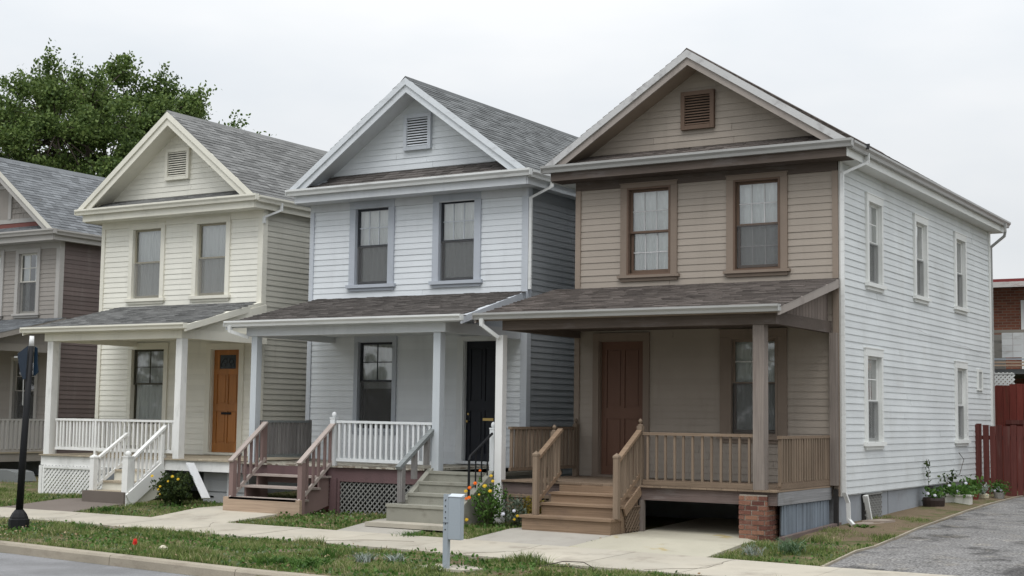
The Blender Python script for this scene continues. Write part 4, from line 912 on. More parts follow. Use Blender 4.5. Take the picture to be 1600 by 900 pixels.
# ---------------- taupe house, set back
TP_S = paint('grey_taupe_siding_paint', (.30,.275,.25), dirt_amt=.4); TP_T = paint('pale_grey_trim_paint', (.40,.385,.365)); TP_SIDE = paint('maroon_side_siding', (.135,.105,.098), var=.13, dirt=(.20,.17,.165), dirt_amt=.5); TP_W = paint('off_white_window_paint', (.62,.60,.54))
TP_RED = paint('dull_red_band_paint', (.20,.075,.065)); TP_DW = paint('dim_window_paint', (.40,.38,.35))
def taupe_gable(H, F, gw):
    h = taupe; xc, zp = h['xc'], h['zp']; sl = (zp-5.86)/(h['xr']-xc)
    def half(z): return (zp-.14-z)/sl
    b = MB(); b.box(xc-half(6.02),xc+half(6.02),F.p-.05,F.p,5.86,6.02); b.build('gable_band', TP_T, gw)
    b = MB(); b.box(xc-half(6.16),xc+half(6.16),F.p-.03,F.p,6.02,6.16); b.build('gable_band', TP_RED, gw)
    b = MB(); b.box(xc-half(6.28),xc+half(6.28),F.p-.045,F.p,6.16,6.27); b.build('gable_band', TP_T, gw)
    z = 6.27; r = 0
    while z < zp-.35:
        x = xc-half(z+.15)-.1*(r % 2)
        while x < xc+half(z+.15):
            w = random.uniform(.14,.22); piece('wall_shingle', TP_S, gw, (x+w/2, F.p-.013, z+.085), (w-.006,.026,.17), None, 'clap'); x += w
        z += .15; r += 1
    b = MB(); b.box(xc+.42,xc+.54,F.p-.06,F.p,6.27,7.1); b.box(xc-.54,xc-.42,F.p-.06,F.p,6.27,7.1); b.box(xc-.54,xc+.54,F.p-.062,F.p,7.1,7.2); b.build('attic_window_frame', TP_T, gw)
    b = MB(); b.box(xc-.42,xc+.42,F.p-.03,F.p,6.27,7.1); b.build('attic_window_board', TP_S, gw)
taupe = dict(name='frame_house', label='grey taupe house with maroon side wall, partly out of frame at far left', x0=-26.35,x1=-21.42,y0=2.0,L=10.6,
  m_siding=TP_S,m_trim=TP_T,m_side=TP_SIDE,m_roof=R_TAUPE,exp=.118,exp_s=.117,m_found=FOUND_G,m_case=TP_T,m_sash=TP_W,
  wins=[fwin(-22.96,-22.25,3.74,5.33,.12,.11,.08,zm=4.58,curt='sides',grid=(2,2),ms=TP_W), fwin(-24.3,-23.68,3.74,5.33,.12,.11,.08,zm=4.58,curt='net',ms=TP_W),
        fwin(-22.98,-22.15,.95,2.50,.10,.10,.08,zm=1.72,curt='none',ms=TP_DW,grid=(2,2))],
  door=dict([('in',(-25.4,-24.5,.20,2.5)),('out',(-25.52,-24.38,.16,2.62))],mc=TP_T,md=BL_DOOR,panels=four),
  xc=-23.88,zp=7.95,xl=-26.6,xr=-21.16,vent=None,gable_fn=taupe_gable,m_vent=TP_T,m_louv=TP_T,m_soffit=TP_T,rk=.24,m_rake=TP_T,m_rake2=TP_W,m_fascia=TP_T,m_gut=TP_T,
  px0=-26.3,px1=-21.3,gx0=-26.4,gx1=-21.05,m_beam=TP_S,m_soffit2=TP_S,m_barge=TP_S,m_infill=TP_S,m_ceil=TP_S,m_pfascia=TP_T,
  dz=.18,dx0=-26.2,dx1=-21.32,m_dfascia=TP_S,m_deck=CR_DK,posts=[(-21.56,-21.36,.18,2.679,TP_T)])
H, F, SD, dk = build_house(taupe)
railing(H, (-21.45,-.40,1.0), (-21.45,1.95,1.0), 0, .78, 18, TP_T, TP_T, bw=.07)
b = MB(); b.bar((-21.2,-1.6,.0),(-21.2,-.5,.95),.05,.05); b.bar((-21.2,-1.6,-.4),(-21.2,-.5,.5),.04,.04); b.build('stair_railing', CR_WH, H)
b = MB(); b.bar((-22.3,-1.6,.0),(-22.3,-.5,.95),.05,.05); b.build('stair_railing', CR_WH, H)
b = MB(); b.box(-21.56,-21.38,-.52,-.34,-.6,-.05); b.build('deck_post', TP_T, H)

# ------------------------------------------------------------------ things under and beside the porches
setorg()
def thing_mesh(name, b, m, label, cat, org, group=None, smooth=False):
    setorg(org); o = b.build(name, m, None, smooth); tag(o, label, cat, group); return o
WH_BOARD = paint('chalky_white_board', (.66,.67,.68), dirt_amt=.5)
b = MB(); b.bar((-11.93,-2.80,.25),(-11.42,-2.86,-.40),.025,.20,up=(0,-1,0)); thing_mesh('leaning_board', b, WH_BOARD, 'white board leaning against the cream porch beside the yellow-flowered bush', 'board', (-11.36,-3.02,G(-11.4,-3)))
D = begin('chest_of_drawers', 'grey-white chest of drawers stored under the cream porch', 'chest of drawers', (-11.6,-2.2,G(-11.6,-2.2)))
z0 = G(-11.6,-2.3)-.02; CH = paint('grey_white_chest_paint', (.42,.43,.44), dirt_amt=.5)
b = MB(); b.box(-12.15,-10.98,-2.18,-1.9,z0,.05); b.build('chest_body', CH, D)
for q0,q1 in ((z0+.02,z0+.21),(z0+.24,z0+.45)):
    pbox('drawer_front', CH, D, -12.10,-11.50,-2.215,-2.18,q0,q1); pbox('drawer_front', CH, D, -11.42,-11.0,-2.215,-2.18,q0,q1)
pbox('chest_stile', WH_BOARD, D, -11.49,-11.43,-2.225,-2.18,z0,.06); pbox('drawer_handle', BLKM, D, -11.95,-11.84,-2.23,-2.215,z0+.12,z0+.15)
b = MB(); b.prism([(-20.9,-.60),(-19.75,-.60),(-19.70,-.45),(-19.82,-.24),(-20.05,-.20),(-20.9,-.20)], 'y', -.45, .1)
thing_mesh('storage_tub', b, mat('grey_plastic_tub', (.17,.18,.18), rough=.5), 'grey tub standing in the dark under the taupe house porch', 'storage tub', (-20.3,-.2,-.6))
# splash block below the downspout
b = MB(); b.prism([(.16,.05),(.20,.55),(.36,1.05),(.62,.95),(.52,.45),(.40,.10)], 'z', -.53, -.455); b.prism([(.20,.50),(.36,1.05),(.62,.95),(.55,.6)], 'z', -.456, -.425)
thing_mesh('splash_block', b, mat('buff_stone', (.30,.25,.21), bump=.5, dirt=(.2,.16,.13), dirt_amt=.5), 'flat buff stone splash block below the white downspout', 'splash block', (.4,.5,-.5))

# ------------------------------------------------------------------ lamp post with signs
L = begin('lamp_post', 'black post with dark blue signs on the verge at the left edge', 'post', (-11.82,-6.85,-.76))
b = MB(); b.lathe((-11.84,-6.85,-.78), [(.165,0),(.17,.02),(.17,.18),(.15,.19),(.145,.22),(.115,.28),(.08,.325),(.07,.34)], 8); b.build('post_base', BLKM, L, False)
b = MB(); b.tube([(-11.84,-6.85,-.45),(-11.80,-6.85,.7),(-11.72,-6.85,2.30)], [.062,.058,.045], 14); b.build('post_shaft', BLKM, L, True)
b = MB(); b.tube([(-11.72,-6.85,2.30),(-11.715,-6.85,2.47)], [.045,.036], 12); b.build('post_cap', WPOST, L, True)
NAVY = mat('navy_sign_enamel', (.012,.022,.038), rough=.4, bump=0, spec=.4); BLUE = mat('blue_sign_enamel', (.006,.018,.034), rough=.4, bump=0, spec=.4); SE = mat('bare_sign_edge', (.35,.35,.33), rough=.5, bump=0)
b = MB(); b.prism([(-11.71,2.30),(-11.79,2.26),(-11.96,2.17),(-11.93,2.02),(-11.87,1.86),(-11.80,1.74),(-11.74,1.74)], 'y', -6.93,-6.92); b.build('sign_plate', NAVY, L)
b = MB(); b.prism([(-11.965,2.175),(-11.95,2.18),(-11.855,1.87),(-11.79,1.74),(-11.78,1.30),(-11.79,1.30),(-11.802,1.735),(-11.875,1.86)], 'y', -6.925,-6.915); b.build('sign_edge', SE, L)
b = MB(); b.prism([(-11.70,2.30),(-11.63,2.27),(-11.61,2.0),(-11.58,1.86),(-11.66,1.80),(-11.70,1.80)], 'y', -6.80,-6.79); b.build('sign_plate', BLUE, L)
b = MB(); b.box(-12.03,-11.95,-6.94,-6.93,2.10,2.13); b.build('sign_tab', SE, L)
# ------------------------------------------------------------------ steel post with grey box
GS = paint('galvanised_grey_paint', (.33,.37,.41), rough=.45, dirt_amt=.3, spec=.4)
U = begin('utility_box_post', 'grey steel post carrying a tall grey metal box on the verge', 'utility box', (-2.65,-7.62,-.77))
b = MB(); b.box(-2.69,-2.615,-7.66,-7.652,-.80,.21); b.box(-2.69,-2.682,-7.652,-7.60,-.80,.21); b.box(-2.623,-2.615,-7.652,-7.60,-.80,.21); b.build('steel_post', GS, U)
for k in range(6): piece('post_hole', DARK, U, (-2.655,-7.6625,.13-.075*k), (.014,.004,.018 if k else .022))
b = MB(); b.box(-2.612,-2.415,-7.66,-7.59,-.37,.175); b.build('metal_box', GS, U)
b = MB(); b.add([(-2.618,-7.668,.175),(-2.408,-7.668,.175),(-2.408,-7.58,.175),(-2.618,-7.58,.175),(-2.618,-7.668,.183),(-2.408,-7.668,.183),(-2.408,-7.58,.215),(-2.618,-7.58,.215)], [(0,3,2,1),(4,5,6,7),(0,1,5,4),(1,2,6,5),(2,3,7,6),(3,0,4,7)]); b.build('box_lid', paint('painted_lit_lid', (.50,.54,.58)), U)  # lid paler than the box: light on the top painted into its colour
b = MB(); b.box(-2.604,-2.423,-7.664,-7.6605,-.362,.165); b.build('box_door', GS, U)
b = MB(); b.box(-2.695,-2.61,-7.665,-7.655,-.16,-.155); b.build('post_joint', DARK, U)
b = MB(); n = 16
pts = [(-2.72+(.42+.10*math.sin(i*2.3))*math.cos(2*math.pi*i/n), -7.45+(.30+.06*math.cos(i*3.1))*math.sin(2*math.pi*i/n)) for i in range(n)]
b.prism(pts, 'z', -.80, -.742); setorg(); tag(b.build('concrete_collar', CONC), kind='structure')

# ------------------------------------------------------------------ back right: fences and brick building
FRED = wood('dark_red_picket_paint', (.100,.034,.029), GZ, var=.22, dirt=(.20,.13,.11), dirt_amt=.4, dirt_scale=(14,14,1.2)); FRED2 = wood('bright_red_board_paint', (.15,.036,.028), GZ, var=.3, dirt=(.09,.05,.03), dirt_amt=.7, dirt_scale=(14,14,1.2))
FN = begin('picket_fence', 'dark red picket fence running from the white side wall', 'fence', (2.0,8.9,-.35))
b = MB(); b.box(.0,5.2,8.93,8.97,.86,.95); rl = b.build('fence_rail', FRED, FN); b = MB(); b.box(.0,5.2,8.93,8.97,-.16,-.06); b.build('fence_rail', FRED, FN)
x = .02
while x < 5.2:
    w_ = random.uniform(.10,.145); a = random.uniform(-.012,.012); hgt = random.uniform(1.15,1.21)
    piece('picket', FRED, FN, (x+w_/2, 8.905, (hgt-.34)/2), (w_,.024,hgt+.34), Matrix.Rotation(a,4,'Y')); x += w_+random.choice((.012,.03,.04,.02))
b = MB(); b.box(-.02,.10,8.86,8.93,-.42,1.19); b.build('fence_post', FRED, FN)
TF = begin('board_fence', 'tall bright red board fence behind the picket fence', 'fence', (2.0,11.8,-.35))
x = -.9
while x < 4:
    w_ = random.uniform(.13,.19); pbox('fence_board', FRED2, TF, x,x+w_-.008,11.8,11.825+random.uniform(0,.01),-.4,2.12+random.uniform(-.02,.03)); x += w_
b = MB(); b.box(.02,4,11.74,11.79,1.20,1.30); b.build('fence_rail', FRED, TF)
BB = begin('brick_building', 'red brick building with balcony beyond the red fences', 'building', (4,18,-.3))
def brickwall_mat():
    m = mat('brick_wall', (.20,.075,.045), bump=.4, dirt=(.10,.05,.035), dirt_amt=.6); t = m.node_tree; n = t.nodes.new; l = t.links.new
    br = n('ShaderNodeTexBrick'); br.inputs['Scale'].default_value = 1; br.inputs['Brick Width'].default_value = .22; br.inputs['Row Height'].default_value = .075; br.inputs['Mortar Size'].default_value = .008
    br.inputs['Color1'].default_value = (.23,.085,.05,1); br.inputs['Color2'].default_value = (.15,.055,.035,1); br.inputs['Mortar'].default_value = (.22,.16,.12,1)
    g = n('ShaderNodeNewGeometry'); mp_ = n('ShaderNodeMapping'); mp_.inputs['Rotation'].default_value = (math.pi/2,0,0); l(g.outputs['Position'], mp_.inputs[0]); l(mp_.outputs[0], br.inputs[0])
    bsdf = [q for q in t.nodes if q.type == 'BSDF_PRINCIPLED'][0]; l(br.outputs[0], bsdf.inputs['Base Color']); return m
BW = brickwall_mat()
b = MB(); b.box(-4,9,16,24,-.5,4.85); b.build('brick_wall', BW, BB)
RF = paint('dull_red_roof_metal', (.19,.035,.035)); 
b = MB(); b.prism([(15.3,4.88),(15.3,4.98),(24.5,5.25),(24.5,4.88)], 'x', -4.3,9.3); b.build('roof', RF, BB)
b = MB(); b.box(-4.3,9.3,15.26,15.30,4.76,4.90); b.build('roof_fascia', paint('peeling_white_fascia', (.5,.48,.46), dirt=(.2,.06,.05), dirt_amt=.9, dirt_scale=(3,3,20)), BB)
b = MB(); b.box(-4.3,9.3,15.3,16,4.80,4.86); b.build('eave_soffit', FRED, BB)
b = MB(); b.box(-.50,-.42,15.94,16,2.6,4.36); b.box(1.0,1.08,15.94,16,2.6,4.36); b.box(-.50,1.08,15.935,16,4.36,4.46); wn = b.build('window_frame', BR_SW, BB)
b = MB(); b.box(-.42,1.0,15.955,15.97,2.6,4.36); b.build('red_shutter', RF, wn)
BAL = mat('mottled_white_panel', (.52,.53,.53), var=.1, dirt=(.25,.24,.22), dirt_amt=.7, dirt_scale=(2,2,4)); 
b = MB(); b.box(-1.5,6,12.52,12.58,3.40,3.47); br_ = b.build('balcony_rail', paint('grey_rail', (.22,.2,.17)), BB)
for r_ in range(4):
    for c_ in range(9):
        x = -.22+c_*.26; pbox('balcony_panel', BAL, br_, x,x+.252,12.50,12.52,2.80+r_*.15,2.945+r_*.15)
b = MB(); b.box(-1.5,6,12.5,16,2.40,2.52); b.build('balcony_floor', mat('grey_balcony_edge', (.12,.125,.125)), BB)
for k,(q,c) in enumerate(((2.74,GS),(2.66,TAN_STEP),(2.58,TAN_STEP))): pbar('loose_plank', c, br_, (-1.5,12.44,q+.03), (5,12.44,q-.03+.02*k), .05, .035)
b = MB(); b.box(-1.5,-.24,12.62,12.66,2.95,3.02); b.box(-1.5,-.24,12.62,12.66,3.15,3.22); b.box(-1.5,-.3,13.2,13.25,2.55,3.4); b.build('balcony_bar', paint('grey_beige_board', (.20,.19,.17)), BB)
lattice('lattice_panel', BB, Face('front', 12.3), -.5,.10,2.10,2.42, BR_SW, step=.1, sw=.045, frame=False)
b = MB(); b.box(-1.5,-1.3,12.6,12.8,-.4,2.4); b.box(3.2,3.4,12.6,12.8,-.4,2.4); b.build('balcony_post', FRED, BB)

# ------------------------------------------------------------------ vegetation
def leafmat(name, cols, rough=.6, trans=.35, patch=.25, pscale=.9):
    m = bpy.data.materials.new(name); m.use_nodes = True; t = m.node_tree; t.nodes.clear(); n = t.nodes.new; l = t.links.new
    o = n('ShaderNodeOutputMaterial'); d = n('ShaderNodeBsdfPrincipled'); d.inputs['Roughness'].default_value = rough; d.inputs['Specular IOR Level'].default_value = .25
    tr = n('ShaderNodeBsdfTranslucent'); g = n('ShaderNodeNewGeometry'); r = n('ShaderNodeValToRGB'); els = r.color_ramp.elements
    for i, c in enumerate(cols):
        p = i/(len(cols)-1)
        if i < 2: els[i].position = p if i == 0 else 1; e = els[i]
        else: e = els.new(.5)
    while len(els) > len(cols): els.remove(els[-1])
    for i, c in enumerate(cols): els[i].position = i/(len(cols)-1); els[i].color = (*c, 1)
    nz = n('ShaderNodeTexNoise'); nz.inputs['Scale'].default_value = pscale; nz.inputs['Detail'].default_value = 3; l(g.outputs['Position'], nz.inputs[0])
    ma = n('ShaderNodeMath'); ma.operation = 'MULTIPLY_ADD'; ma.inputs[1].default_value = patch*3; ma.inputs[2].default_value = -patch*1.5; l(nz.outputs[0], ma.inputs[0])
    ad = n('ShaderNodeMath'); ad.use_clamp = True; l(ma.outputs[0], ad.inputs[0]); l(g.outputs['Random Per Island'], ad.inputs[1]); l(ad.outputs[0], r.inputs[0])
    l(r.outputs[0], d.inputs['Base Color']); l(r.outputs[0], tr.inputs[0])
    mx_ = n('ShaderNodeMixShader'); mx_.inputs[0].default_value = trans; l(d.outputs[0], mx_.inputs[1]); l(tr.outputs[0], mx_.inputs[2]); l(mx_.outputs[0], o.inputs[0]); return m
LAWN = leafmat('grass_blades', [(.060,.100,.026),(.110,.170,.038),(.165,.235,.058),(.245,.275,.10),(.40,.36,.21)], patch=.5, pscale=1.9)
SILV = leafmat('silver_leaves', [(.12,.16,.10),(.30,.34,.30),(.45,.50,.47)]); OAK = leafmat('oak_leaves', [(.040,.070,.020),(.080,.128,.032),(.125,.185,.048),(.175,.235,.07)], patch=.3, pscale=.45, trans=.3)
OAKL = leafmat('light_leaves', [(.05,.09,.018),(.09,.15,.03),(.13,.19,.05)]); BUSHL = leafmat('bush_leaves', [(.02,.035,.012),(.04,.065,.018),(.08,.11,.03)]); GREENL = leafmat('bright_leaves', [(.04,.09,.018),(.07,.15,.028),(.12,.21,.05)])
BARK = mat('bark', (.065,.052,.042), rough=.95, grain=GZ, grain_amt=.3, bump=.7)
def soup(name, V, quads, m, parent=None, kind=None):
    """numpy leaf or blade soup -> one mesh. V (n,k,3) polygons with k corners"""
    n, k = V.shape[:2]; me = bpy.data.meshes.new(name); me.vertices.add(n*k); me.vertices.foreach_set('co', (V.reshape(-1,3)-np.array(ORG)).astype(np.float32).ravel())
    if quads is None: faces = np.arange(n*k).reshape(n,k); ls = np.arange(n)*k; lt = np.full(n,k)
    else:
        faces = np.concatenate([np.concatenate([np.array(q)+0 for q in quads])[None,:]+np.arange(n)[:,None]*k]); per = [len(q) for q in quads]; tot = sum(per)
        st_ = np.cumsum([0]+per[:-1]); ls = (st_[None,:]+np.arange(n)[:,None]*tot).ravel(); lt = np.tile(per, n)
    me.loops.add(faces.size); me.loops.foreach_set('vertex_index', faces.ravel().astype(np.int32)); me.polygons.add(len(ls)); me.polygons.foreach_set('loop_start', ls.astype(np.int32)); me.polygons.foreach_set('loop_total', lt.astype(np.int32))
    me.update(calc_edges=True); me.validate(); me.materials.append(m); o = bpy.data.objects.new(name, me); COL.objects.link(o)
    if parent is not None: o.parent = parent
    else: o.location = ORG
    if kind: o['kind'] = kind
    return o
def blades(x, y, z, h, w, lean=.35):
    n = len(x); th = RNG.uniform(0,2*np.pi,n); c, s_ = np.cos(th), np.sin(th); lx, ly = RNG.normal(0,lean,n)*h, RNG.normal(0,lean,n)*h
    V = np.zeros((n,5,3)); P = np.stack([x,y,z],1); W_ = np.stack([c*w/2,s_*w/2,0*w],1); M_ = np.stack([lx*.35,ly*.35,h*.6],1); T_ = np.stack([lx,ly,h*RNG.uniform(.8,1,n)],1)
    V[:,0] = P-W_; V[:,1] = P+W_; V[:,2] = P+M_+W_*.75; V[:,3] = P+M_-W_*.75; V[:,4] = P+T_; return V
def leaves(P, size, aspect=.5, up=.3):
    n = len(P); d = RNG.normal(0,1,(n,3)); d[:,2] += up; d /= np.linalg.norm(d,axis=1)[:,None]; q = RNG.normal(0,1,(n,3)); a = np.cross(d,q); a /= np.linalg.norm(a,axis=1)[:,None]+1e-9
    s_ = size*RNG.uniform(.6,1.25,n) if np.isscalar(size) else size; s_ = s_[:,None]; nn = np.cross(d,a)
    V = np.zeros((n,6,3)); V[:,0] = P; V[:,1] = P+d*s_*.35+a*s_*aspect*.5+nn*s_*.06; V[:,2] = P+d*s_*.75+a*s_*aspect*.38+nn*s_*.04; V[:,3] = P+d*s_; V[:,4] = P+d*s_*.75-a*s_*aspect*.38+nn*s_*.04; V[:,5] = P+d*s_*.35-a*s_*aspect*.5+nn*s_*.06; return V
LQ = [(0,1,2,3),(0,3,4,5)]
def vnoise(x, y, sc, seed=0):
    r = np.random.default_rng(seed).random((64,64)); u, v = x*sc, y*sc; i, j = np.floor(u).astype(int), np.floor(v).astype(int); fu, fv = u-i, v-j; fu, fv = fu*fu*(3-2*fu), fv*fv*(3-2*fv)
    g = lambda a,b: r[a%64,b%64]; return (g(i,j)*(1-fu)+g(i+1,j)*fu)*(1-fv)+(g(i,j+1)*(1-fu)+g(i+1,j+1)*fu)*fv
gv = np.vectorize(G); cyv, nyv, fyv, dxv = (np.vectorize(q) for q in (curb_y, near_y, far_y, drive_x))
def holes_mask(x, y):
    k = np.ones(len(x), bool)
    for cx,cy,rx,ry in ((-5.85,-7.05,.42,.26),(-2.72,-7.45,.42,.30)): k &= ((x-cx)/rx)**2+((y-cy)/ry)**2 > RNG.uniform(.75,1.25,len(x))
    return k
# verge
n = 210000; x = RNG.uniform(-18,3.5,n); t = RNG.uniform(0,1,n); y = cyv(x)+.01+(nyv(x)-cyv(x)-.0)*t; nz_ = vnoise(x,y,1.7,1)*.6+vnoise(x,y,5.5,2)*.4
keep = (RNG.random(n) < np.clip((nz_-.32)*3.6,.13,1)) & holes_mask(x,y) & ((x > -14) | (RNG.random(n) < .35)); x,y,nz_,t = x[keep],y[keep],nz_[keep],t[keep]
h_ = (.030+.075*nz_**1.5)*RNG.uniform(.5,1.35,len(x))*(1+.9*(vnoise(x,y,2.6,9) > .72)); V1 = blades(x,y,gv(x,y)-.03,h_,RNG.uniform(.006,.013,len(x)))
# yards
n = 150000; x = RNG.uniform(-24,-.0,n); y = RNG.uniform(-4.62,-2.2,n); k = y > fyv(x)+.01
for p in PATHS:
    k &= ~inpoly(x+RNG.normal(0,.02,n), y+RNG.normal(0,.02,n), [(a,b_) for a,b_ in p])
k &= ~((x > -6.7)&(x < -5.2)&(y > -4.0)); k &= ~((x > -10.5)&(x < -8.6)&(y > -3.48)); k &= ~((x > -4.1)&(x < -2.4)&(y > -3.5)); k &= ~((x > -14.1)&(x < -12.9)&(y > -3.5)); k &= ~((x > -.8)&(x < -.0)&(y > -2.55))
x,y = x[k],y[k]; nz_ = vnoise(x,y,1.9,3)*.6+vnoise(x,y,6,4)*.4; k = RNG.random(len(x)) < np.clip((nz_-.32)*3.4,.16,1); x,y,nz_ = x[k],y[k],nz_[k]
V2 = blades(x,y,gv(x,y)-.03,(.030+.07*nz_)*RNG.uniform(.5,1.3,len(x)),RNG.uniform(.006,.012,len(x)))
# patchy strip by the brick pier, sparse along the dirt
n = 26000; x = RNG.uniform(-.3,1.4,n); y = -4.75+RNG.uniform(0,1,n)**1.3*6.5; k = (x < dxv(y)-.02) & (y > fyv(x)+.01) & ~((x < .0)&(y > -2.6)) & ~((x > .1)&(x < .65)&(y > .0)&(y < 1.1)); x,y = x[k],y[k]
nz_ = vnoise(x,y,2.4,6); k = (RNG.random(len(x)) < np.clip((nz_-.42)*3.2-(y > -1)*.35,.02,1)); x,y,nz_ = x[k],y[k],nz_[k]
V3 = blades(x,y,gv(x,y)-.02,(.03+.07*nz_)*RNG.uniform(.5,1.3,len(x)),RNG.uniform(.004,.010,len(x)))
# fringe in slab joints and along the driveway and far gaps between the houses
n = 9000; x = RNG.uniform(-24,-1,n); y = RNG.uniform(-2.4,3,n); k = np.zeros(n,bool)
for g0,g1 in ((-12.6,-11.5),(-21.2,-17.8),(-6.0,-5.1)): k |= (x > g0)&(x < g1)
x,y = x[k],y[k]; V4 = blades(x,y,gv(x,y)-.02,RNG.uniform(.04,.10,len(x)),RNG.uniform(.005,.01,len(x)))
setorg(); soup('grass', np.concatenate([V1,V2,V3,V4]), [(0,1,2,3),(3,2,4)], LAWN, None, 'stuff')

# low broad-leaved ground cover and dead-leaf litter mixed into the turf
def scatter(n, size, m, name, ax, seed):
    global RNG
    x = RNG.uniform(-16,2.5,n); t = RNG.uniform(0,1,n); v = RNG.random(n) < .62
    y = np.where(v, cyv(x)+.03+(nyv(x)-cyv(x)-.05)*t, fyv(x)+.03+(-2.6-fyv(x))*t); k = vnoise(x,y,1.5,seed) > .52
    for p in PATHS: k &= ~inpoly(x,y,p)
    k &= ~((x > -6.7)&(x < -5.2)&(y > -4.0)); k &= (x < dxv(y)-.05)|(y < -5)
    x,y = x[k],y[k]; o = soup(name, leaves(np.stack([x,y,gv(x,y)+RNG.uniform(-.005,.04,len(x))],1), size, ax, .15), LQ, m, None, 'stuff'); return o
scatter(14000,.05,GREENL,'ground_weeds',.8,21); scatter(4500,.038,leafmat('clover_leaves',[(.09,.13,.06),(.14,.19,.10),(.20,.25,.15)]),'clover_patches',.9,33)
scatter(2600,.045,leafmat('dead_leaves',[(.16,.10,.05),(.28,.20,.11),(.40,.33,.22)],trans=.1),'leaf_litter',.6,45)

def tuft(name, label, cat, x, y, n, h, w, m, lean=.5, rad=.1):
    z = G(x,y); setorg((x,y,z)); px_ = x+RNG.normal(0,rad*.5,n); py_ = y+RNG.normal(0,rad*.5,n)
    o = soup(name, blades(px_,py_,np.full(n,z-.02),h*RNG.uniform(.6,1.1,n),w*RNG.uniform(.6,1.2,n),lean), [(0,1,2,3),(3,2,4)], m); return tag(o, label, cat)
tuft('broadleaf_weed', 'bright green broad-leaved weed at the kerb edge below the bare earth patch', 'weed', -4.95,-8.35,90,.15,.05,GREENL,.9,.22)
tuft('broadleaf_weed', 'long-leaved green weed right of the bare earth patch, by the kerb', 'weed', -4.35,-8.30,120,.17,.04,GREENL,.9,.26)
tuft('grass_tuft', 'tall green grass tuft on the verge in front of the lawn of the blue house', 'grass tuft', -4.75,-7.35,110,.20,.014,GREENL,.6,.16)
tuft('silver_weed', 'silvery weed clump on the verge, the left of two', 'weed', -4.15,-7.45,110,.15,.018,SILV,.6,.14)
tuft('silver_weed', 'silvery weed clump on the verge, nearest the grey post', 'weed', -3.75,-7.25,100,.14,.016,SILV,.6,.13)
tuft('grass_tuft', 'big drooping grass tuft beside the asphalt driveway corner', 'grass tuft', .55,-3.75,170,.24,.018,leafmat('strap_leaves',[(.05,.10,.04),(.10,.17,.08),(.22,.29,.20)]),.75,.16)
tuft('grass_tuft', 'pale grass tuft nearest the concrete pad edge', 'grass tuft', .05,-4.0,80,.17,.014,SILV,.8,.13)
tuft('broadleaf_weed', 'green weed growing at the sidewalk edge of the cream house lawn', 'weed', -12.7,-4.1,90,.13,.045,GREENL,.9,.2)
tuft('grass_tuft', 'grass tuft on the verge right of the black post', 'grass tuft', -10.6,-6.55,90,.19,.012,GREENL,.5,.18)
tuft('grass_tuft', 'dry seeding grass tuft on the verge above the red flower', 'grass tuft', -8.1,-6.35,80,.20,.010,LAWN,.5,.22)
tuft('grass_tuft', 'grass tuft at the near corner of the blue house lawn by the grey path', 'grass tuft', -5.45,-4.55,120,.15,.012,GREENL,.7,.18)
tuft('grass_tuft', 'pale straw-like tuft on the verge left of the bare earth patch', 'grass tuft', -6.9,-8.0,120,.14,.016,leafmat('straw_leaves',[(.08,.11,.04),(.16,.18,.08),(.28,.27,.17)]),.8,.24)
tuft('broadleaf_weed', 'low green weed at the foot of the white downspout', 'weed', .42,-.15,80,.09,.05,GREENL,.9,.14)

def flower(parent, x, y, z, r, m, n=9):
    r *= .68; b = MB(); q0 = Vector((x,y,z)); x = y = z = 0
    for ring, (rr, zz) in enumerate(((r,0),(r*.6,.01))):
        for i in range(n):
            t0 = 2*math.pi*(i+.5*ring)/n; t1 = t0+.28; tm = t0-.28
            b.add([(x,y,z+zz),(x+rr*.8*math.cos(tm),y+rr*.8*math.sin(tm),z+zz+r*.25),(x+rr*math.cos(t0),y+rr*math.sin(t0),z+zz+r*.2),(x+rr*.8*math.cos(t1),y+rr*.8*math.sin(t1),z+zz+r*.25)],[(0,1,2,3)])
    b.lathe((x,y,z), [(r*.3,0),(r*.3,r*.4),(.002,r*.5)], 8)
    Rm = Vector((.35,-.75,.55)).to_track_quat('Z','Y').to_matrix(); b.v = [tuple(q0+Rm @ Vector(p)) for p in b.v]
    return b.build('flower', m, parent)
YEL = mat('yellow_petals', (.62,.42,.03), bump=0); ORG_P = mat('orange_petals', (.78,.16,.01), bump=0); REDP = mat('red_petals', (.55,.02,.015), bump=0); WHP = mat('pale_petals', (.62,.62,.68), bump=0)
def bush(name, label, cat, x, y, rx, rz, n, size, m, flowers=(), stems=8, zc=None, asp=.5):
    z = G(x,y); o = begin(name, label, cat, (x,y,z)); b = MB()
    for i in range(stems):
        t = random.uniform(0,6.28); r = random.uniform(.2,.9); b.tube([(x+.03*math.cos(t),y+.03*math.sin(t),z-.02),(x+rx*r*.5*math.cos(t),y+rx*r*.5*math.sin(t),z+rz*.7),(x+rx*r*math.cos(t),y+rx*r*math.sin(t),z+rz*random.uniform(1.3,1.9))], [.009,.007,.003], 5)
    b.build('stem', mat(name+'_stem', (.06,.07,.03), bump=0), o)['kind'] = 'stuff'
    u = RNG.normal(0,1,(n,3)); u /= np.linalg.norm(u,axis=1)[:,None]; lump = 1+.42*np.sin(u[:,0]*5+1)*np.sin(u[:,2]*6+u[:,1]*4)+.15*np.sin(u[:,1]*13); rr = RNG.uniform(.35,1,n)**.5*lump
    P_ = np.array([x,y,z+(rz if zc is None else zc)])+u*rr[:,None]*np.array([rx,rx,rz]); P_[:,2] = np.maximum(P_[:,2], z+.02)
    soup('foliage', leaves(P_, size, asp), LQ, m, o, 'stuff')
    for i in range(n//260):     # a few large leaves can be picked out singly
        pass
    for fx,fy,fz,r,fm in flowers: flower(o, x+fx, y+fy, z+fz, r, fm)
    return o
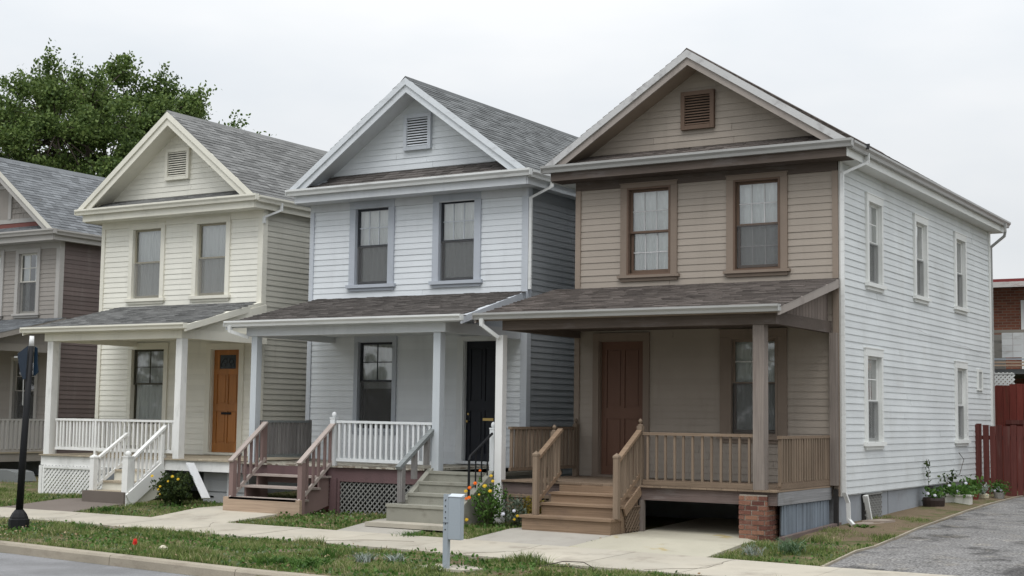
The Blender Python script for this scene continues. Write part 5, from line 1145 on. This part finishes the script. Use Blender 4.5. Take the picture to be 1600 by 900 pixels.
fl = [(-.28,-.30,.54,.05,YEL),(.02,-.38,.36,.04,YEL),(.25,-.3,.55,.05,YEL),(.32,-.22,.50,.045,YEL),(.05,-.4,.22,.035,YEL),(-.05,-.36,.30,.035,YEL),(.18,-.34,.46,.035,YEL)]
bush('flowering_bush', 'round dark bush with yellow flowers beside the white stairs', 'bush', -12.05,-3.08,.33,.29,2300,.06,BUSHL,fl)
fl = [(-.22,-.25,.62,.05,ORG_P),(-.30,-.22,.44,.045,ORG_P),(-.22,-.26,.46,.05,ORG_P),(.10,-.1,.82,.045,YEL),(-.12,-.1,.90,.035,ORG_P),(.0,-.3,.52,.03,YEL),(-.25,-.28,.10,.05,YEL),(.08,-.26,.66,.055,YEL),(.16,-.22,.58,.05,YEL),(-.08,-.3,.70,.05,ORG_P),(-.30,-.24,.56,.05,YEL),(.2,-.2,.74,.045,YEL)]
bush('marigold_plant', 'leafy plant with orange flowers between the iron railing and white post', 'plant', -4.93,-3.06,.27,.34,900,.06,GREENL,fl,26)
fl = [(-.1,-.22,.22,.05,WHP),(.12,-.24,.28,.045,WHP),(.10,-.2,.14,.04,YEL),(.16,-.2,.20,.04,YEL)]
bush('pale_flower_plant', 'grey-green plant with pale flowers in front of the brown porch lattice', 'plant', -4.45,-3.0,.22,.24,700,.05,leafmat('greygreen_leaves',[(.05,.07,.04),(.10,.13,.09),(.17,.20,.15)]),fl,8)
bush('golden_shrub', 'small golden-leaved shrub left of the brown bottom step', 'shrub', -4.28,-2.75,.20,.24,700,.05,leafmat('golden_leaves',[(.10,.08,.015),(.22,.16,.02),(.30,.24,.04)]),(),6)
# red flower and pale stone lying on the verge
setorg(); o = begin('red_flower', 'single red flower lying in the verge grass near the kerb', 'flower', (-7.95,-7.95,-.76)); flower(o,-7.95,-7.95,-.70,.06,REDP,11); flower(o,-7.93,-7.97,-.66,.05,REDP,9)
b = MB(); b.tube([(-7.95,-7.95,-.78),(-7.95,-7.95,-.69)],.006,5); b.build('stem', BARK, o)
b = MB(); b.lathe((-7.30,-8.03,-.775), [(.05,0),(.07,.02),(.065,.055),(.03,.085),(.004,.09)], 9); o = thing_mesh('stone', b, mat('pale_stone', (.5,.45,.36)), 'pale stone in the verge grass right of the red flower', 'stone', (-7.30,-8.03,-.77))
b = MB(); b.lathe((-5.85,-7.05,-.775), [(.36,0),(.30,.018),(.22,.02),(.01,.022)], 16); setorg(); tag(b.build('bare_earth_patch', mat('brown_earth', (.15,.105,.075), big=.2, speck=.3, bump=.8)), kind='structure')
# twig arch on the sidewalk edge at bottom right
b = MB(); b.tube([(-1.75,-6.75,-.73),(-1.5,-6.62,-.66),(-1.2,-6.6,-.65),(-.95,-6.7,-.72)],.006,5); b.tube([(-1.9,-6.8,-.73),(-1.3,-6.75,-.70),(-.8,-6.85,-.72)],.005,5); thing_mesh('twigs', b, BARK, 'dry bent twigs on the near edge of the sidewalk', 'twigs', (-1.4,-6.7,-.72))

# planters by the white wall
def pot(name, label, cat, x, y, b, m, foliage=None, lm=None, fls=(), n=160, r=.15, hz=.14, size=.065, asp=.6):
    z = G(x,y); o = begin(name, label, cat, (x,y,z)); b.build('pot' if 'trough' not in name else 'trough', m, o)
    u = RNG.normal(0,1,(n,3)); P_ = np.array([x,y,z+hz+.10])+u*np.array([r*.5,r*.5,.055]); soup('foliage', leaves(P_, size, asp, .8), LQ, lm or GREENL, o, 'stuff')
    for fx,fy,fz,rr,fm in fls: flower(o, x+fx, y+fy, z+fz, rr, fm)
    return o
x,y = .22,4.75; z = G(x,y); b = MB(); b.lathe((x,y,z-.02), [(.17,0),(.20,.03),(.215,.16),(.20,.21),(.17,.20),(.16,.16)], 16)
pot('plant_pot', 'dark brown round pot at the left end of the planters', 'plant pot', x,y,b,mat('dark_brown_pot',(.03,.02,.017),rough=.5),fls=[(-.05,-.2,.27,.05,WHP),(.08,-.2,.24,.05,WHP)])
x,y = .37,5.9; z = G(x,y); b = MB(); b.box(x-.27,x+.27,y-.11,y+.11,z-.01,z+.16); b.box(x-.29,x+.29,y-.13,y+.13,z+.161,z+.19); b.box(x-.25,x+.25,y-.09,y+.09,z+.1901,z+.192)
pot('planter_trough', 'long white planter trough with leafy plants by the white wall', 'planter', x,y,b,paint('white_plastic',(.66,.65,.60),dirt_amt=.5),fls=[(-.2,-.1,.30,.05,WHP),(-.12,-.12,.36,.05,WHP),(.05,-.14,.25,.06,WHP),(.2,-.1,.42,.05,WHP)],n=330,r=.34,hz=.15,size=.085,asp=.7)
x,y = .40,7.0; z = G(x,y); b = MB(); b.lathe((x,y,z-.02), [(.10,0),(.135,.20),(.145,.22),(.12,.22),(.11,.18)], 14)
pot('plant_pot', 'terracotta red pot between the white trough and the fence', 'plant pot', x,y,b,mat('terracotta',(.16,.035,.025)),fls=[(-.05,-.1,.34,.04,REDP)],n=260,r=.18,hz=.20,size=.08)
x,y = .50,7.45; z = G(x,y); b = MB(); b.lathe((x,y,z-.02), [(.08,0),(.12,.06),(.12,.12),(.07,.15),(.05,.15)], 12)
pot('plant_pot', 'small cream pot in front of the terracotta pot', 'plant pot', x+.0,y-.1,b,mat('cream_pot',(.55,.5,.36)),n=120,r=.14,hz=.10,lm=SILV)
x,y = .72,7.9; z = G(x,y); b = MB(); b.lathe((x,y,z-.02), [(.09,0),(.12,.14),(.10,.15)], 12)
pot('plant_pot', 'white-flowered pot at the right end, nearest the red fence', 'plant pot', x,y,b,mat('grey_pot',(.3,.29,.27)),fls=[(0,-.08,.22,.06,WHP),(.06,-.1,.18,.05,WHP),(-.07,-.1,.17,.05,WHP)],n=260,r=.2,hz=.12)
o = begin('climbing_vine', 'thin dark vine climbing the white wall above the planters', 'vine', (.10,5.0,G(0,5))); b = MB()
b.tube([(.12,5.0,-.35),(.09,4.85,.1),(.10,4.9,.3),(.08,4.8,.50)],.006,5); b.tube([(.12,5.6,-.3),(.10,6.3,.1),(.09,7.2,.15),(.08,7.6,.45),(.08,7.2,.6)],.007,5); b.build('vine_stem', BARK, o)
P_ = np.concatenate([np.array([.10,4.85,.28])+RNG.normal(0,1,(22,3))*[.015,.07,.14], np.array([.12,6.3,.08])+RNG.normal(0,1,(60,3))*[.03,.35,.10]]); soup('vine_leaves', leaves(P_,.075,.6), LQ, BUSHL, o, 'stuff')

# ------------------------------------------------------------------ trees
def tree(name, label, base, top_r, C, RR, nclump, nleaf, lsize, m, trunk_r, seed, gaps=.0):
    rg = np.random.default_rng(seed); o = begin(name, label, 'tree', base); b = MB(); B0 = Vector(base); C = Vector(C)
    fork = Vector((B0.x, B0.y, C.z-RR[2]*.75)); b.tube([B0, (B0.x+.1,B0.y,(B0.z+fork.z)/2), fork], [trunk_r*1.25,trunk_r,trunk_r*.85], 12); tr = b.build('trunk', BARK, o, True)
    tips = []
    for i in range(nclump):
        u = rg.normal(0,1,3); u /= np.linalg.norm(u); r = rg.uniform(.45,1)**.6; lump = 1+.13*math.sin(u[0]*6+seed)*math.cos(u[2]*7)+.06*math.sin(u[1]*11); q = C+Vector((u[0]*RR[0],u[1]*RR[1],u[2]*RR[2]))*r*lump
        if q.z > B0.z+2: tips.append((q, r))
    bl = MB(); mains = []
    for i in range(11):
        t = 2*math.pi*i/11+rg.uniform(-.2,.2); e = rg.uniform(.25,1.2); q = C+Vector((math.cos(t)*math.cos(e)*RR[0],math.sin(t)*math.cos(e)*RR[1],math.sin(e)*RR[2]))*.62
        mid = fork.lerp(q,.5)+Vector((0,0,.5)); bl.tube([fork, mid, q], [trunk_r*.5,trunk_r*.3,trunk_r*.12], 7); mains += [mid, q, fork.lerp(mid,.6), mid.lerp(q,.5)]
    for q, r in tips:
        mm = min(mains, key=lambda p: (p-q).length); bl.tube([mm, mm.lerp(q,.55)+Vector((0,0,.15)), q], [trunk_r*.13,trunk_r*.08,trunk_r*.03], 5, False)
    bl.build('limbs', BARK, o, True)['kind'] = 'stuff'
    P_ = []
    for q, r in tips:
        rad = rg.uniform(.35,.8)*(RR[0]/5.5)**.5; k = int(nleaf*rg.uniform(.6,1.3)); v = rg.normal(0,1,(k,3)); v /= np.linalg.norm(v,axis=1)[:,None]
        P_.append(np.array(q)+v*(rad*rg.random(k)**.45)[:,None]*np.array([1,1,.75]))
        if r > .85:       # sprigs that break the outline
            for s_ in range(2):
                d = (np.array(q)-np.array(C)); d /= np.linalg.norm(d); d = d+rg.normal(0,.35,3); d[2] += .4; d /= np.linalg.norm(d); t = rg.random(int(nleaf*.2))*rg.uniform(.4,.9); P_.append(np.array(q)+d*t[:,None]+rg.normal(0,.10,(len(t),3)))
    soup('crown', leaves(np.concatenate(P_), lsize, .62, .3), LQ, m, o, 'stuff'); return o
tree('deciduous_tree', 'large dark green tree behind the taupe and cream houses', (-32.3,12.5,-.3), 0, (-32.7,12.5,10.1), (5.2,5.2,3.45), 480, 300, .125, OAK, .34, 5)
tree('deciduous_tree', 'small light green treetop above the cream house roof', (-24.6,11.6,-.3), 0, (-24.6,11.6,9.55), (.85,.85,.85), 60, 130, .12, OAKL, .10, 8)

# unseen tree line added behind the camera to shade low sky, mirrored in panes
setorg((0,-36,-.8)); n = 14000; X_ = RNG.uniform(-70,60,n); H_ = 5.2+1.6*np.sin(X_*.23)+1.5*np.sin(X_*.61+1); P_ = np.stack([X_, RNG.uniform(-38.5,-34,n), -.8+RNG.uniform(0,1,n)**.9*H_],1)
tag(soup('added_tree_line', leaves(P_, .75, .7, .2), LQ, leafmat('added_tree_leaves',[(.05,.052,.04),(.085,.085,.065),(.13,.125,.10)]), None, 'stuff'), 'added, unseen line of trees across the street that shades the low sky', 'added tree line')
